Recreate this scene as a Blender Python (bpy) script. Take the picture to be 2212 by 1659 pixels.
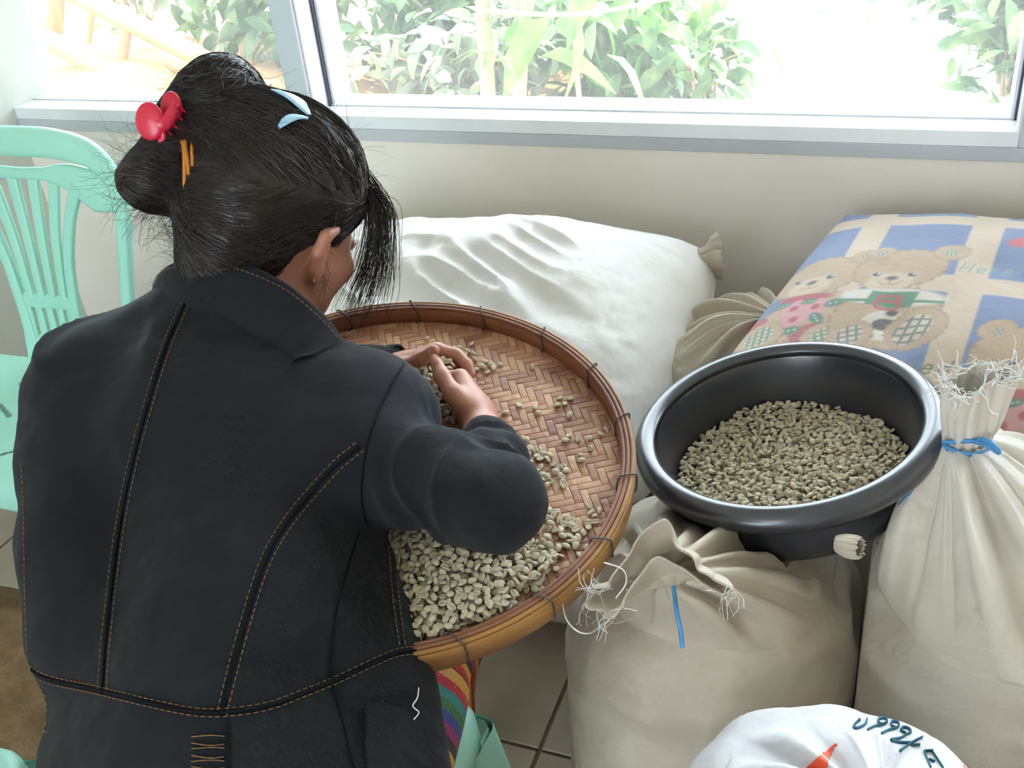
import bpy, bmesh, math, random
import numpy as np
from mathutils import Vector, Matrix
from mathutils.bvhtree import BVHTree

for _o in list(bpy.data.objects):
    bpy.data.objects.remove(_o)
SC = bpy.context.scene
COL = SC.collection

# ---------------------------------------------------------------- camera
FPX, CX, CY = 2222.0, 1106.0, 829.5
CAM_H = 1.45
CAM_R = np.array([[0.93319328, 0.11042973, -0.34198768],
                  [0.34748542, -0.52001935, 0.780278],
                  [-0.09167432, -0.84698592, -0.52365128]])   # world = R @ (right, down, forward)
CAM_C = np.array([0.0, 0.0, CAM_H])
cam_data = bpy.data.cameras.new('camera')
cam_data.sensor_fit = 'HORIZONTAL'
cam_data.sensor_width = 36.0
cam_data.lens = FPX / 2212.0 * 36.0
cam_data.clip_start = 0.02
cam_data.clip_end = 200
cam = bpy.data.objects.new('camera', cam_data)
COL.objects.link(cam)
_m = Matrix.Identity(4)
for _i in range(3):
    _m[_i][0] = CAM_R[_i, 0]
    _m[_i][1] = -CAM_R[_i, 1]
    _m[_i][2] = -CAM_R[_i, 2]
    _m[_i][3] = CAM_C[_i]
cam.matrix_world = _m
SC.camera = cam

# ---------------------------------------------------------------- sky, sun, exposure
world = bpy.data.worlds.new('sky')
SC.world = world
world.use_nodes = True
_bg = world.node_tree.nodes['Background']
_bg.inputs[0].default_value = (0.79, 0.89, 1.0, 1)
_bg.inputs[1].default_value = 5.0
sun_data = bpy.data.lights.new('sun', 'SUN')
sun_data.energy = 5.5
sun_data.angle = math.radians(0.6)
sun_data.color = (1.0, 0.95, 0.86)
sun = bpy.data.objects.new('sun', sun_data)
COL.objects.link(sun)
sun.rotation_euler = Vector((0.25, 0.60, 1.0)).to_track_quat('Z', 'Y').to_euler()
SC.view_settings.view_transform = 'Standard'
SC.view_settings.look = 'None'
SC.view_settings.gamma = 1.0
SC.view_settings.use_curve_mapping = False
SC.view_settings.exposure = 1.05

# ---------------------------------------------------------------- helpers
def unit(v):
    v = np.asarray(v, float)
    return v / np.linalg.norm(v)

def ray(x, y):
    return unit(CAM_R @ np.array([(x - CX) / FPX, (y - CY) / FPX, 1.0]))

def at(x, y, d):
    return CAM_C + ray(x, y) * d

def at_z(x, y, z):
    r = ray(x, y)
    return CAM_C + r * ((z - CAM_H) / r[2])

def at_y(x, y, yy):
    r = ray(x, y)
    return CAM_C + r * (yy / r[1])

def _hash(ix, iy, iz, seed):
    h = (ix * 374761393 + iy * 668265263 + iz * 2147483647 + seed * 974634777) & 0xFFFFFFFF
    h = ((h ^ (h >> 13)) * 1274126177) & 0xFFFFFFFF
    return ((h ^ (h >> 16)) & 0xFFFF) / 32767.5 - 1.0

def noise(p, scale=1.0, seed=0):
    p = np.asarray(p, float) * scale
    i = np.floor(p).astype(np.int64)
    f = p - i
    u = f * f * (3 - 2 * f)
    out = 0
    for dx in (0, 1):
        wx = u[..., 0] if dx else 1 - u[..., 0]
        for dy in (0, 1):
            wy = u[..., 1] if dy else 1 - u[..., 1]
            for dz in (0, 1):
                wz = u[..., 2] if dz else 1 - u[..., 2]
                out = out + wx * wy * wz * _hash(i[..., 0] + dx, i[..., 1] + dy, i[..., 2] + dz, seed)
    return out

def fbm(p, scale=1.0, seed=0, octs=3):
    return sum(noise(p, scale * 2 ** k, seed + k) / 2 ** k for k in range(octs))

def ridge(p, scale, seed):
    return 1 - np.abs(noise(p, scale, seed)) * 2

def tag(o, label=None, cat=None, group=None, kind=None):
    if label: o['label'] = label
    if cat: o['category'] = cat
    if group: o['group'] = group
    if kind: o['kind'] = kind
    return o

def empty(name, loc=(0, 0, 0)):
    o = bpy.data.objects.new(name, None)
    o.empty_display_size = 0.05
    o.location = [float(c) for c in loc]
    COL.objects.link(o)
    return o

def put(o, parent=None):
    COL.objects.link(o)
    if parent is not None:
        o.parent = parent
        o.matrix_parent_inverse = Matrix.Translation(parent.location).inverted()
    return o

def mesh_data(name, verts, faces, mat=None, smooth=True, mats=None, midx=None):
    me = bpy.data.meshes.new(name)
    verts = np.asarray(verts, np.float32)
    if isinstance(faces, np.ndarray):
        nf, k = faces.shape
        me.vertices.add(len(verts))
        me.vertices.foreach_set('co', verts.ravel())
        me.loops.add(nf * k)
        me.loops.foreach_set('vertex_index', faces.astype(np.int32).ravel())
        me.polygons.add(nf)
        me.polygons.foreach_set('loop_start', np.arange(0, nf * k, k, dtype=np.int32))
        me.update(calc_edges=True)
    else:
        me.from_pydata([tuple(map(float, v)) for v in verts], [], faces)
        me.update()
    if mats:
        for m in mats: me.materials.append(m)
        if midx is not None:
            me.polygons.foreach_set('material_index', np.asarray(midx, np.int32))
    elif mat is not None:
        me.materials.append(mat)
    if smooth:
        me.polygons.foreach_set('use_smooth', np.ones(len(me.polygons), bool))
    me.validate()
    return me

def obj(name, verts, faces, mat=None, parent=None, smooth=True, **kw):
    return put(bpy.data.objects.new(name, mesh_data(name, verts, faces, mat, smooth, **kw)), parent)

def grid_faces(nu, nv, wrap_u=False, wrap_v=False):
    iu = np.arange(nu if wrap_u else nu - 1)
    iv = np.arange(nv if wrap_v else nv - 1)
    a, b = np.meshgrid(iu, iv, indexing='ij')
    a, b = a.ravel(), b.ravel()
    a2, b2 = (a + 1) % nu, (b + 1) % nv
    return np.stack([a * nv + b, a2 * nv + b, a2 * nv + b2, a * nv + b2], 1)

class MB:
    """collects shapes for one mesh"""
    def __init__(self):
        self.v, self.f = [], []
    def add(self, verts, faces):
        n = len(self.v)
        self.v += [tuple(map(float, p)) for p in verts]
        self.f += [tuple(int(i) + n for i in q) for q in faces]
        return self
    def box(self, lo, hi, bev=0.0):
        x0, y0, z0 = lo; x1, y1, z1 = hi
        if bev <= 0:
            v = [(x, y, z) for x in (x0, x1) for y in (y0, y1) for z in (z0, z1)]
            return self.add(v, [(0, 1, 3, 2), (4, 6, 7, 5), (0, 4, 5, 1), (2, 3, 7, 6), (0, 2, 6, 4), (1, 5, 7, 3)])
        bm = bmesh.new()
        bmesh.ops.create_cube(bm, size=1)
        for p in bm.verts:
            p.co = Vector(((x0 + x1) / 2 + p.co.x * (x1 - x0), (y0 + y1) / 2 + p.co.y * (y1 - y0), (z0 + z1) / 2 + p.co.z * (z1 - z0)))
        bmesh.ops.bevel(bm, geom=bm.edges[:], offset=bev, segments=2, affect='EDGES', profile=0.5)
        bm.verts.index_update()
        self.add([p.co for p in bm.verts], [[p.index for p in f.verts] for f in bm.faces])
        bm.free()
        return self
    def tube(self, pts, r, n=8, closed=False, cap=True, flat=1.0):
        v, f = tube_arrays(pts, r, n, closed, cap, flat)
        return self.add(v, f)
    def build(self, name, mat=None, parent=None, smooth=True):
        return obj(name, self.v, self.f, mat, parent, smooth)

def frames(pts, closed=False):
    pts = np.asarray(pts, float)
    if closed:
        t = np.roll(pts, -1, 0) - np.roll(pts, 1, 0)
    else:
        t = np.gradient(pts, axis=0)
    t /= np.linalg.norm(t, axis=1, keepdims=True) + 1e-12
    ref = np.array([0, 0, 1.0]) if abs(t[0, 2]) < 0.9 else np.array([1.0, 0, 0])
    n = ref - t[0] * ref.dot(t[0]); n /= np.linalg.norm(n)
    N = [n]
    for k in range(1, len(pts)):
        n = N[-1] - t[k] * N[-1].dot(t[k])
        n /= np.linalg.norm(n) + 1e-12
        N.append(n)
    N = np.array(N)
    return t, N, np.cross(t, N)

def tube_arrays(pts, r, n=8, closed=False, cap=True, flat=1.0):
    pts = np.asarray(pts, float)
    m = len(pts)
    r = np.broadcast_to(np.asarray(r, float), (m,))
    t, N, B = frames(pts, closed)
    a = np.arange(n) * 2 * math.pi / n
    v = pts[:, None] + r[:, None, None] * (np.cos(a)[None, :, None] * N[:, None] + flat * np.sin(a)[None, :, None] * B[:, None])
    f = [list(q) for q in grid_faces(m, n, closed, True)]
    if cap and not closed:
        f.append(list(range(n))[::-1])
        f.append([(m - 1) * n + k for k in range(n)])
    return v.reshape(-1, 3), f

def smooth_path(pts, n=40, closed=False):
    """Catmull-Rom through the points"""
    P = np.asarray(pts, float)
    m = len(P)
    out = []
    seg = m if closed else m - 1
    per = max(2, n // seg)
    for i in range(seg):
        if closed:
            p0, p1, p2, p3 = P[(i - 1) % m], P[i], P[(i + 1) % m], P[(i + 2) % m]
        else:
            p0, p1, p2, p3 = P[max(i - 1, 0)], P[i], P[i + 1], P[min(i + 2, m - 1)]
        for k in range(per):
            s = k / per
            out.append(0.5 * ((2 * p1) + (-p0 + p2) * s + (2 * p0 - 5 * p1 + 4 * p2 - p3) * s * s + (-p0 + 3 * p1 - 3 * p2 + p3) * s ** 3))
    if not closed:
        out.append(P[-1])
    return np.array(out)

def lathe(prof, n=48, closed_prof=False):
    prof = np.asarray(prof, float)
    a = np.arange(n) * 2 * math.pi / n
    v = np.stack([prof[:, None, 0] * np.cos(a), prof[:, None, 0] * np.sin(a), np.repeat(prof[:, 1:2], n, 1)], -1)
    return v.reshape(-1, 3), grid_faces(len(prof), n, closed_prof, True)

# ---------------------------------------------------------------- signed-distance modelling
class SDF:
    def __init__(self, lo, hi, h):
        self.lo, self.h = np.asarray(lo, float), h
        self.n = np.ceil((np.asarray(hi, float) - self.lo) / h).astype(int) + 1
        self.d = np.full(self.n, 0.05, np.float32)
    def _win(self, lo, hi, pad):
        a = np.clip(np.floor((np.asarray(lo) - pad - self.lo) / self.h).astype(int), 0, self.n)
        b = np.clip(np.ceil((np.asarray(hi) + pad - self.lo) / self.h).astype(int) + 1, 0, self.n)
        if np.any(b <= a): return None
        s = tuple(slice(x, y) for x, y in zip(a, b))
        ax = [(self.lo[i] + np.arange(a[i], b[i]) * self.h).astype(np.float32) for i in range(3)]
        return s, ax
    def _mix(self, s, d, k, op):
        c = self.d[s]
        if op == 'sub':
            d = -d
            if k <= 0: self.d[s] = np.maximum(c, d); return
            h = np.clip(0.5 - 0.5 * (c - d) / k, 0, 1)
            self.d[s] = c + (d - c) * h + k * h * (1 - h)
        else:
            if k <= 0: self.d[s] = np.minimum(c, d); return
            h = np.clip(0.5 + 0.5 * (c - d) / k, 0, 1)
            self.d[s] = c + (d - c) * h - k * h * (1 - h)
    def cone(self, a, b, ra, rb, k=0.02, op='add', flat=None):
        """round cone from a to b; flat=(direction, factor) squashes the section along a direction"""
        a, b = np.asarray(a, np.float32), np.asarray(b, np.float32)
        m = max(ra, rb) * (1.0 if flat is None else max(1.0, 1 / min(flat[1], 1.0)))
        w = self._win(np.minimum(a, b) - m, np.maximum(a, b) + m, k + 2 * self.h)
        if w is None: return self
        s, ax = w
        X, Y, Z = ax[0][:, None, None] - a[0], ax[1][None, :, None] - a[1], ax[2][None, None, :] - a[2]
        ab = b - a
        L2 = float(ab @ ab) + 1e-12
        t = np.clip((X * ab[0] + Y * ab[1] + Z * ab[2]) / L2, 0, 1)
        px, py, pz = X - t * ab[0], Y - t * ab[1], Z - t * ab[2]
        if flat is not None:
            u = unit(flat[0]).astype(np.float32)
            c = (px * u[0] + py * u[1] + pz * u[2]) * (1 / flat[1] - 1)
            px, py, pz = px + c * u[0], py + c * u[1], pz + c * u[2]
        d = np.sqrt(px * px + py * py + pz * pz) - (ra + (rb - ra) * t)
        self._mix(s, d.astype(np.float32), k, op)
        return self
    def chain(self, pts, rs, k=0.01, op='add', flat=None):
        for i in range(len(pts) - 1):
            self.cone(pts[i], pts[i + 1], rs[i], rs[i + 1], k, op, flat)
        return self
    def ell(self, c, r, rot=None, k=0.02, op='add'):
        c = np.asarray(c, np.float32); r = np.asarray(r, np.float32)
        M = np.eye(3) if rot is None else np.asarray(rot)      # rows: local axes
        ext = np.sqrt(((M * r[:, None]) ** 2).sum(0))
        w = self._win(c - ext, c + ext, k + 2 * self.h)
        if w is None: return self
        s, ax = w
        X, Y, Z = ax[0][:, None, None] - c[0], ax[1][None, :, None] - c[1], ax[2][None, None, :] - c[2]
        q = [(X * M[i, 0] + Y * M[i, 1] + Z * M[i, 2]).astype(np.float32) for i in range(3)]
        k0 = np.sqrt(sum((q[i] / r[i]) ** 2 for i in range(3)))
        k1 = np.sqrt(sum((q[i] / r[i] ** 2) ** 2 for i in range(3))) + 1e-9
        d = k0 * (k0 - 1) / k1
        self._mix(s, d.astype(np.float32), k, op)
        return self
    def cut(self, p, nrm, lo=None, hi=None, k=0.004):
        """remove what lies on the side the normal points to, inside an optional box"""
        p, nrm = np.asarray(p), unit(nrm)
        w = self._win(self.lo if lo is None else lo, self.lo + self.n * self.h if hi is None else hi, 0)
        s, ax = w
        d = (ax[0][:, None, None] - p[0]) * nrm[0] + (ax[1][None, :, None] - p[1]) * nrm[1] + (ax[2][None, None, :] - p[2]) * nrm[2]
        self._mix(s, (-d).astype(np.float32), k, 'sub')
        return self
    def mesh(self, smooth=2):
        """naive surface nets"""
        d = self.d
        ins = d < 0
        n = np.array(d.shape)
        cs = np.zeros(n - 1, np.uint8)
        for o in np.ndindex(2, 2, 2):
            cs += ins[o[0]:n[0] - 1 + o[0], o[1]:n[1] - 1 + o[1], o[2]:n[2] - 1 + o[2]]
        act = (cs > 0) & (cs < 8)
        ijk = np.argwhere(act)
        idx = np.full(n - 1, -1, np.int32)
        idx[act] = np.arange(len(ijk))
        acc = np.zeros((len(ijk), 3)); cnt = np.zeros(len(ijk))
        corners = list(np.ndindex(2, 2, 2))
        val = {o: d[ijk[:, 0] + o[0], ijk[:, 1] + o[1], ijk[:, 2] + o[2]] for o in corners}
        for o in corners:
            for ax in range(3):
                if o[ax] == 0:
                    o2 = list(o); o2[ax] = 1; o2 = tuple(o2)
                    a, b = val[o], val[o2]
                    m = (a < 0) != (b < 0)
                    t = np.where(m, a / (a - b + 1e-20), 0)
                    p = np.tile(np.array(o, float), (len(ijk), 1)); p[:, ax] += t
                    acc[m] += p[m]; cnt[m] += 1
        v = ijk + acc / np.maximum(cnt, 1)[:, None]
        faces = []
        for ax in range(3):
            u, w = (ax + 1) % 3, (ax + 2) % 3
            sl0 = [slice(1, None)] * 3; sl0[ax] = slice(0, n[ax] - 1)
            a = np.zeros(n, bool)
            lo = [slice(None)] * 3; lo[ax] = slice(0, n[ax] - 1)
            hi = [slice(None)] * 3; hi[ax] = slice(1, n[ax])
            A, B = ins[tuple(lo)], ins[tuple(hi)]
            e = np.argwhere(A != B)
            e = e[(e[:, u] > 0) & (e[:, w] > 0) & (e[:, u] < n[u] - 1) & (e[:, w] < n[w] - 1)]
            if len(e) == 0: continue
            flip = A[tuple(e.T)]
            q = []
            for du, dw in ((1, 1), (0, 1), (0, 0), (1, 0)):
                c = e.copy(); c[:, u] -= du; c[:, w] -= dw
                q.append(idx[tuple(c.T)])
            q = np.stack(q, 1)
            q[~flip] = q[~flip][:, ::-1]
            faces.append(q)
        f = np.concatenate(faces)
        f = f[(f >= 0).all(1)]
        v = relax(v, f, smooth)
        return self.lo + v * self.h, f

def relax(v, f, it):
    e = np.concatenate([f[:, [0, 1]], f[:, [1, 2]], f[:, [2, 3]], f[:, [3, 0]]])
    for _ in range(it):
        s = np.zeros_like(v)
        for c in range(3):
            s[:, c] = np.bincount(e[:, 0], v[e[:, 1], c], len(v)) + np.bincount(e[:, 1], v[e[:, 0], c], len(v))
        cnt = np.bincount(e[:, 0], minlength=len(v)) + np.bincount(e[:, 1], minlength=len(v))
        v = 0.4 * v + 0.6 * s / np.maximum(cnt, 1)[:, None]
    return v

def vnormals(v, f):
    nn = np.cross(v[f[:, 2]] - v[f[:, 0]], v[f[:, 3 % f.shape[1]]] - v[f[:, 1]])
    out = np.zeros_like(v)
    for k in range(f.shape[1]):
        for c in range(3):
            out[:, c] += np.bincount(f[:, k], nn[:, c], len(v))
    return out / (np.linalg.norm(out, axis=1, keepdims=True) + 1e-12)

def bvh(v, f):
    return BVHTree.FromPolygons([Vector(map(float, p)) for p in v], [tuple(map(int, q)) for q in f])

# ---------------------------------------------------------------- materials
def lin(c):
    return tuple((x / 12.92 if x <= 0.04045 else ((x + 0.055) / 1.055) ** 2.4) for x in c)

def hexc(s):
    return lin(tuple(int(s[i:i + 2], 16) / 255 for i in (0, 2, 4)))

def mat(name, col, rough=0.6, col2=None, nscale=8.0, ndetail=3.0, stretch=None, bump=0.0, bscale=60.0, bdetail=2.0,
        metal=0.0, spec=0.5, trans=0.0, sss=0.0, sheen=0.0, weave=0.0, wscale=600.0, attr=None, coat=0.0, contrast=(0.35, 0.65), coords='Object'):
    m = bpy.data.materials.new(name)
    m.use_nodes = True
    nt = m.node_tree
    N, L = nt.nodes, nt.links
    b = N['Principled BSDF']
    c = hexc(col) if isinstance(col, str) else col
    b.inputs['Base Color'].default_value = (*c, 1)
    b.inputs['Roughness'].default_value = rough
    b.inputs['Metallic'].default_value = metal
    b.inputs['Specular IOR Level'].default_value = spec
    b.inputs['Transmission Weight'].default_value = trans
    if sss:
        b.inputs['Subsurface Weight'].default_value = sss
        b.inputs['Subsurface Radius'].default_value = (0.010, 0.004, 0.002)
        b.inputs['Subsurface Scale'].default_value = 1.0
    if sheen:
        b.inputs['Sheen Weight'].default_value = sheen
        b.inputs['Sheen Roughness'].default_value = 0.5
    if coat:
        b.inputs['Coat Weight'].default_value = coat
        b.inputs['Coat Roughness'].default_value = 0.2
    tc = N.new('ShaderNodeTexCoord')
    src = tc.outputs[coords]
    if stretch:
        mp = N.new('ShaderNodeMapping')
        mp.inputs['Scale'].default_value = stretch
        L.new(src, mp.inputs['Vector'])
        csrc = mp.outputs[0]
    else:
        csrc = src
    colout = None
    if attr:
        va = N.new('ShaderNodeVertexColor'); va.layer_name = attr
        colout = va.outputs['Color']
    if col2 is not None:
        c2 = hexc(col2) if isinstance(col2, str) else col2
        nz = N.new('ShaderNodeTexNoise')
        nz.inputs['Scale'].default_value = nscale
        nz.inputs['Detail'].default_value = ndetail
        L.new(csrc, nz.inputs['Vector'])
        rp = N.new('ShaderNodeMapRange')
        rp.inputs['From Min'].default_value = contrast[0]
        rp.inputs['From Max'].default_value = contrast[1]
        L.new(nz.outputs['Fac'], rp.inputs['Value'])
        mx = N.new('ShaderNodeMix'); mx.data_type = 'RGBA'
        mx.inputs['A'].default_value = (*c, 1)
        mx.inputs['B'].default_value = (*c2, 1)
        if attr:
            mul = mx
            mx.blend_type = 'MIX'
            mx.inputs['A'].default_value = (1, 1, 1, 1)
        L.new(rp.outputs[0], mx.inputs['Factor'])
        if attr:
            mm = N.new('ShaderNodeMix'); mm.data_type = 'RGBA'; mm.blend_type = 'MULTIPLY'
            mm.inputs['Factor'].default_value = 1
            L.new(colout, mm.inputs['A']); L.new(mx.outputs['Result'], mm.inputs['B'])
            colout = mm.outputs['Result']
        else:
            colout = mx.outputs['Result']
    if colout is not None:
        L.new(colout, b.inputs['Base Color'])
    height = None
    if bump:
        nb = N.new('ShaderNodeTexNoise')
        nb.inputs['Scale'].default_value = bscale
        nb.inputs['Detail'].default_value = bdetail
        L.new(csrc, nb.inputs['Vector'])
        bp = N.new('ShaderNodeBump')
        bp.inputs['Strength'].default_value = bump
        bp.inputs['Distance'].default_value = 0.01
        L.new(nb.outputs['Fac'], bp.inputs['Height'])
        L.new(bp.outputs[0], b.inputs['Normal'])
        height = bp
    if weave:
        w1 = N.new('ShaderNodeTexWave'); w1.bands_direction = 'DIAGONAL'
        w1.inputs['Scale'].default_value = wscale
        w1.inputs['Distortion'].default_value = 1.0
        L.new(src, w1.inputs['Vector'])
        bp2 = N.new('ShaderNodeBump')
        bp2.inputs['Strength'].default_value = weave
        bp2.inputs['Distance'].default_value = 0.002
        L.new(w1.outputs['Fac'], bp2.inputs['Height'])
        if height: L.new(height.outputs[0], bp2.inputs['Normal'])
        L.new(bp2.outputs[0], b.inputs['Normal'])
    return m

def color_attr(me, cols, name='col'):
    a = me.color_attributes.new(name, 'FLOAT_COLOR', 'POINT')
    c = np.ones((len(cols), 4), np.float32); c[:, :3] = cols
    a.data.foreach_set('color', c.ravel())

RNG = np.random.default_rng(7)

# ================================================================ THE ROOM
M_wall = mat('cream_wall_paint', 'f0e8de', 0.85, 'e9e0d4', 1.6, 4, bump=0.06, bscale=90)
M_wall_l = mat('left_wall_paint', 'dfdfd6', 0.85, 'd6d6cc', 1.5, 4, bump=0.06, bscale=90)
M_alu = mat('grey_aluminium', 'c9ccd2', 0.42, 'c0c3ca', 5, 2, metal=0.25)
M_trimpaint = mat('grey_trim_paint', 'c3c5c9', 0.7, 'b9bbc0', 4, 3)
M_gasket = mat('window_gasket', '3d4152', 0.6)
M_ceil = mat('ceiling_paint', 'dcdcd6', 0.9)
M_tile = mat('beige_floor_tile', 'b9ad9b', 0.35, 'a99d8a', 6, 5, bump=0.03, bscale=20)
M_grout = mat('floor_grout', '7d6f58', 0.9, '6c5f4a', 14, 3)

WY, WX0, WX1, CEIL = 1.9, -2.08, 2.6, 2.7
SILL_Z = 0.814
W1 = (WX0, -1.288)
W2 = (-1.233, 0.162)
W3 = (0.215, WX1)

def struct(o):
    o['kind'] = 'structure'
    return o

# floor: grout bed with tiles laid on it
fl = MB().box((WX0 - 0.1, -3.2, -0.08), (WX1 + 0.1, WY + 0.1, -0.004)).build('floor', M_grout, smooth=False)
struct(fl)
TS = 0.345
_tile = MB().box((0.0035, 0.0035, -0.012), (TS - 0.0035, TS - 0.0035, 0.0), 0.0015)
tile_me = mesh_data('floor_tile', _tile.v, _tile.f, M_tile, smooth=False)
for i in range(-5, 9):
    for j in range(-9, 4):
        x, y = -0.487 + i * TS, 1.06 + (j - 1) * TS
        if x < WX0 - 0.3 or y > WY: continue
        t = bpy.data.objects.new('floor_tile', tile_me)
        t.location = (x, y, 0)
        COL.objects.link(t); t.parent = fl

wb = MB().box((WX0 - 0.15, WY, -0.05), (WX1, WY + 0.16, 0.761)).box((WX0 - 0.15, WY, 2.25), (WX1, WY + 0.16, CEIL)).build('wall_back', M_wall, smooth=False)
struct(wb)
struct(MB().box((WX0 - 0.15, -3.0, -0.05), (WX0, WY + 0.16, CEIL)).build('wall_left', M_wall_l, smooth=False))
struct(MB().box((WX1, -3.0, -0.05), (WX1 + 0.15, WY + 0.16, CEIL)).build('wall_right', M_wall, smooth=False))
# wall behind the photographer, with an added doorway sized and placed for the fill light
struct(MB().box((WX0 - 0.15, -3.15, -0.05), (-1.8, -3.0, CEIL)).box((-0.3, -3.15, -0.05), (WX1 + 0.15, -3.0, CEIL)).box((-1.8, -3.15, 2.3), (-0.3, -3.0, CEIL)).build('wall_front', M_wall, smooth=False))
struct(MB().box((WX0 - 0.15, -3.0, CEIL), (WX1 + 0.15, WY + 0.95, CEIL + 0.12)).build('ceiling', M_ceil, smooth=False))  # runs past the back wall as an added eave keeping sun out
struct(MB().box((WX0, WY - 0.004, 0.761), (WX1, WY + 0.15, 0.7865), 0.0015).build('trim_1', M_trimpaint, smooth=False))
M_wallred = None

def glass_mat():
    m = bpy.data.materials.new('veiled_window_glass')
    m.use_nodes = True
    N, L = m.node_tree.nodes, m.node_tree.links
    N.remove(N['Principled BSDF'])
    out = N['Material Output']
    tr = N.new('ShaderNodeBsdfTransparent'); tr.inputs[0].default_value = (0.97, 0.985, 0.98, 1)
    gl = N.new('ShaderNodeBsdfGlossy'); gl.inputs['Roughness'].default_value = 0.02
    du = N.new('ShaderNodeBsdfTranslucent'); du.inputs[0].default_value = (0.95, 0.97, 1, 1)  # translucent share imitates the veil of glare over the panes
    fr = N.new('ShaderNodeFresnel'); fr.inputs[0].default_value = 1.3
    m1 = N.new('ShaderNodeMixShader'); m2 = N.new('ShaderNodeMixShader')
    nz = N.new('ShaderNodeTexNoise'); nz.inputs['Scale'].default_value = 5.0; nz.inputs['Detail'].default_value = 6
    mr = N.new('ShaderNodeMapRange'); mr.inputs['To Min'].default_value = 0.015; mr.inputs['To Max'].default_value = 0.05
    tc = N.new('ShaderNodeTexCoord')
    L.new(tc.outputs['Object'], nz.inputs['Vector'])
    L.new(nz.outputs['Fac'], mr.inputs['Value'])
    L.new(mr.outputs[0], m1.inputs['Fac'])
    L.new(tr.outputs[0], m1.inputs[1]); L.new(du.outputs[0], m1.inputs[2])
    L.new(fr.outputs[0], m2.inputs['Fac'])
    L.new(m1.outputs[0], m2.inputs[1]); L.new(gl.outputs[0], m2.inputs[2])
    L.new(m2.outputs[0], out.inputs['Surface'])
    return m
M_glass = glass_mat()
M_sash = mat('white_sash_aluminium', 'eceef0', 0.35, 'e4e6ea', 6, 2)

def window(n, x0, x1):
    w = empty('window_%d' % n, ((x0 + x1) / 2, WY, SILL_Z))
    struct(w)
    GY = WY + 0.143
    fw = 0.004
    # bottom ledge (sill of the frame) in two treads with a groove between them
    MB().box((x0, WY - 0.002, 0.7865), (x1, WY + 0.062, SILL_Z), 0.0012).build('window_ledge', M_sash, w, smooth=False)
    MB().box((x0, WY + 0.060, 0.7865), (x1, WY + 0.070, SILL_Z - 0.006)).build('sliding_track', M_gasket, w, smooth=False)
    MB().box((x0, WY + 0.068, 0.7865), (x1, WY + 0.150, SILL_Z + 0.002), 0.0012).build('sash_rail', M_sash, w, smooth=False)
    # side reveals and head
    for xa, xb in ((x0, x0 + fw), (x1 - fw, x1)):
        if n == 1 and xa == x0: continue          # this side runs straight into the wall
        MB().box((xa, WY + 0.006, SILL_Z), (xb, WY + 0.062, 2.25)).build('window_jamb', M_sash, w, smooth=False)
        xs = (xa, xa + 0.014) if xa == x0 else (xb - 0.014, xb)
        MB().box((xs[0], WY + 0.074, SILL_Z), (xs[1], GY + 0.01, 2.25), 0.002).build('sash_stile', M_sash, w, smooth=False)
        xg = (xa, xa + 0.008) if xa == x0 else (xb - 0.008, xb)
        MB().box((xg[0], WY + 0.062, SILL_Z - 0.004), (xg[1], WY + 0.071, 2.25)).build('gasket', M_gasket, w, smooth=False)
    MB().box((x0, WY, 2.21), (x1, WY + 0.15, 2.25)).build('window_head', M_sash, w, smooth=False)
    MB().box((x0 + 0.006, GY, SILL_Z), (x1 - 0.006, GY + 0.005, 2.22)).build('pane', M_glass, w, smooth=False)
    return w
window(1, *W1)
window(2, *W2)
window(3, *W3)
struct(MB().box((W1[1], WY - 0.004, 0.7865), (W2[0], WY + 0.15, 2.25), 0.002).build('trim_2', M_alu, smooth=False))
struct(MB().box((W2[1], WY - 0.004, 0.7865), (W3[0], WY + 0.15, 2.25), 0.002).build('trim_3', M_alu, smooth=False))

# ================================================================ OUTSIDE
M_soil = mat('pale_dry_soil', 'a87f55', 0.95, '906a42', 3.0, 6, bump=0.5, bscale=18, bdetail=6)
M_bamboo = mat('dry_bamboo', 'a8906a', 0.55, '8f764f', 6, 3, bump=0.05)
M_post = mat('weathered_post', 'a97f52', 0.8, '8d6540', 9, 4, stretch=(4, 4, 0.6), bump=0.3, bscale=30)
M_bark = mat('pale_green_bark', '8f8e6c', 0.8, '747a58', 10, 4, stretch=(1, 1, 3), bump=0.3, bscale=18)
M_twig = mat('twig', 'a58d6d', 0.8)

def leaf_mat(name, c1, c2, transl=0.45):
    m = bpy.data.materials.new(name)
    m.use_nodes = True
    N, L = m.node_tree.nodes, m.node_tree.links
    b = N['Principled BSDF']
    b.inputs['Roughness'].default_value = 0.38
    nz = N.new('ShaderNodeTexNoise'); nz.inputs['Scale'].default_value = 9
    tc = N.new('ShaderNodeTexCoord'); L.new(tc.outputs['Object'], nz.inputs['Vector'])
    mx = N.new('ShaderNodeMix'); mx.data_type = 'RGBA'
    mx.inputs['A'].default_value = (*hexc(c1), 1); mx.inputs['B'].default_value = (*hexc(c2), 1)
    mr = N.new('ShaderNodeMapRange'); mr.inputs['From Min'].default_value = 0.4; mr.inputs['From Max'].default_value = 0.6
    L.new(nz.outputs['Fac'], mr.inputs['Value']); L.new(mr.outputs[0], mx.inputs['Factor'])
    L.new(mx.outputs['Result'], b.inputs['Base Color'])
    t = N.new('ShaderNodeBsdfTranslucent'); L.new(mx.outputs['Result'], t.inputs[0])
    ms = N.new('ShaderNodeMixShader'); ms.inputs[0].default_value = transl
    L.new(b.outputs[0], ms.inputs[1]); L.new(t.outputs[0], ms.inputs[2])
    L.new(ms.outputs[0], N['Material Output'].inputs['Surface'])
    return m
M_leaf = leaf_mat('coffee_leaf', '466340', '6f8753')
M_leaf2 = leaf_mat('bright_leaf', '5f9242', '7ba654')
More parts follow.
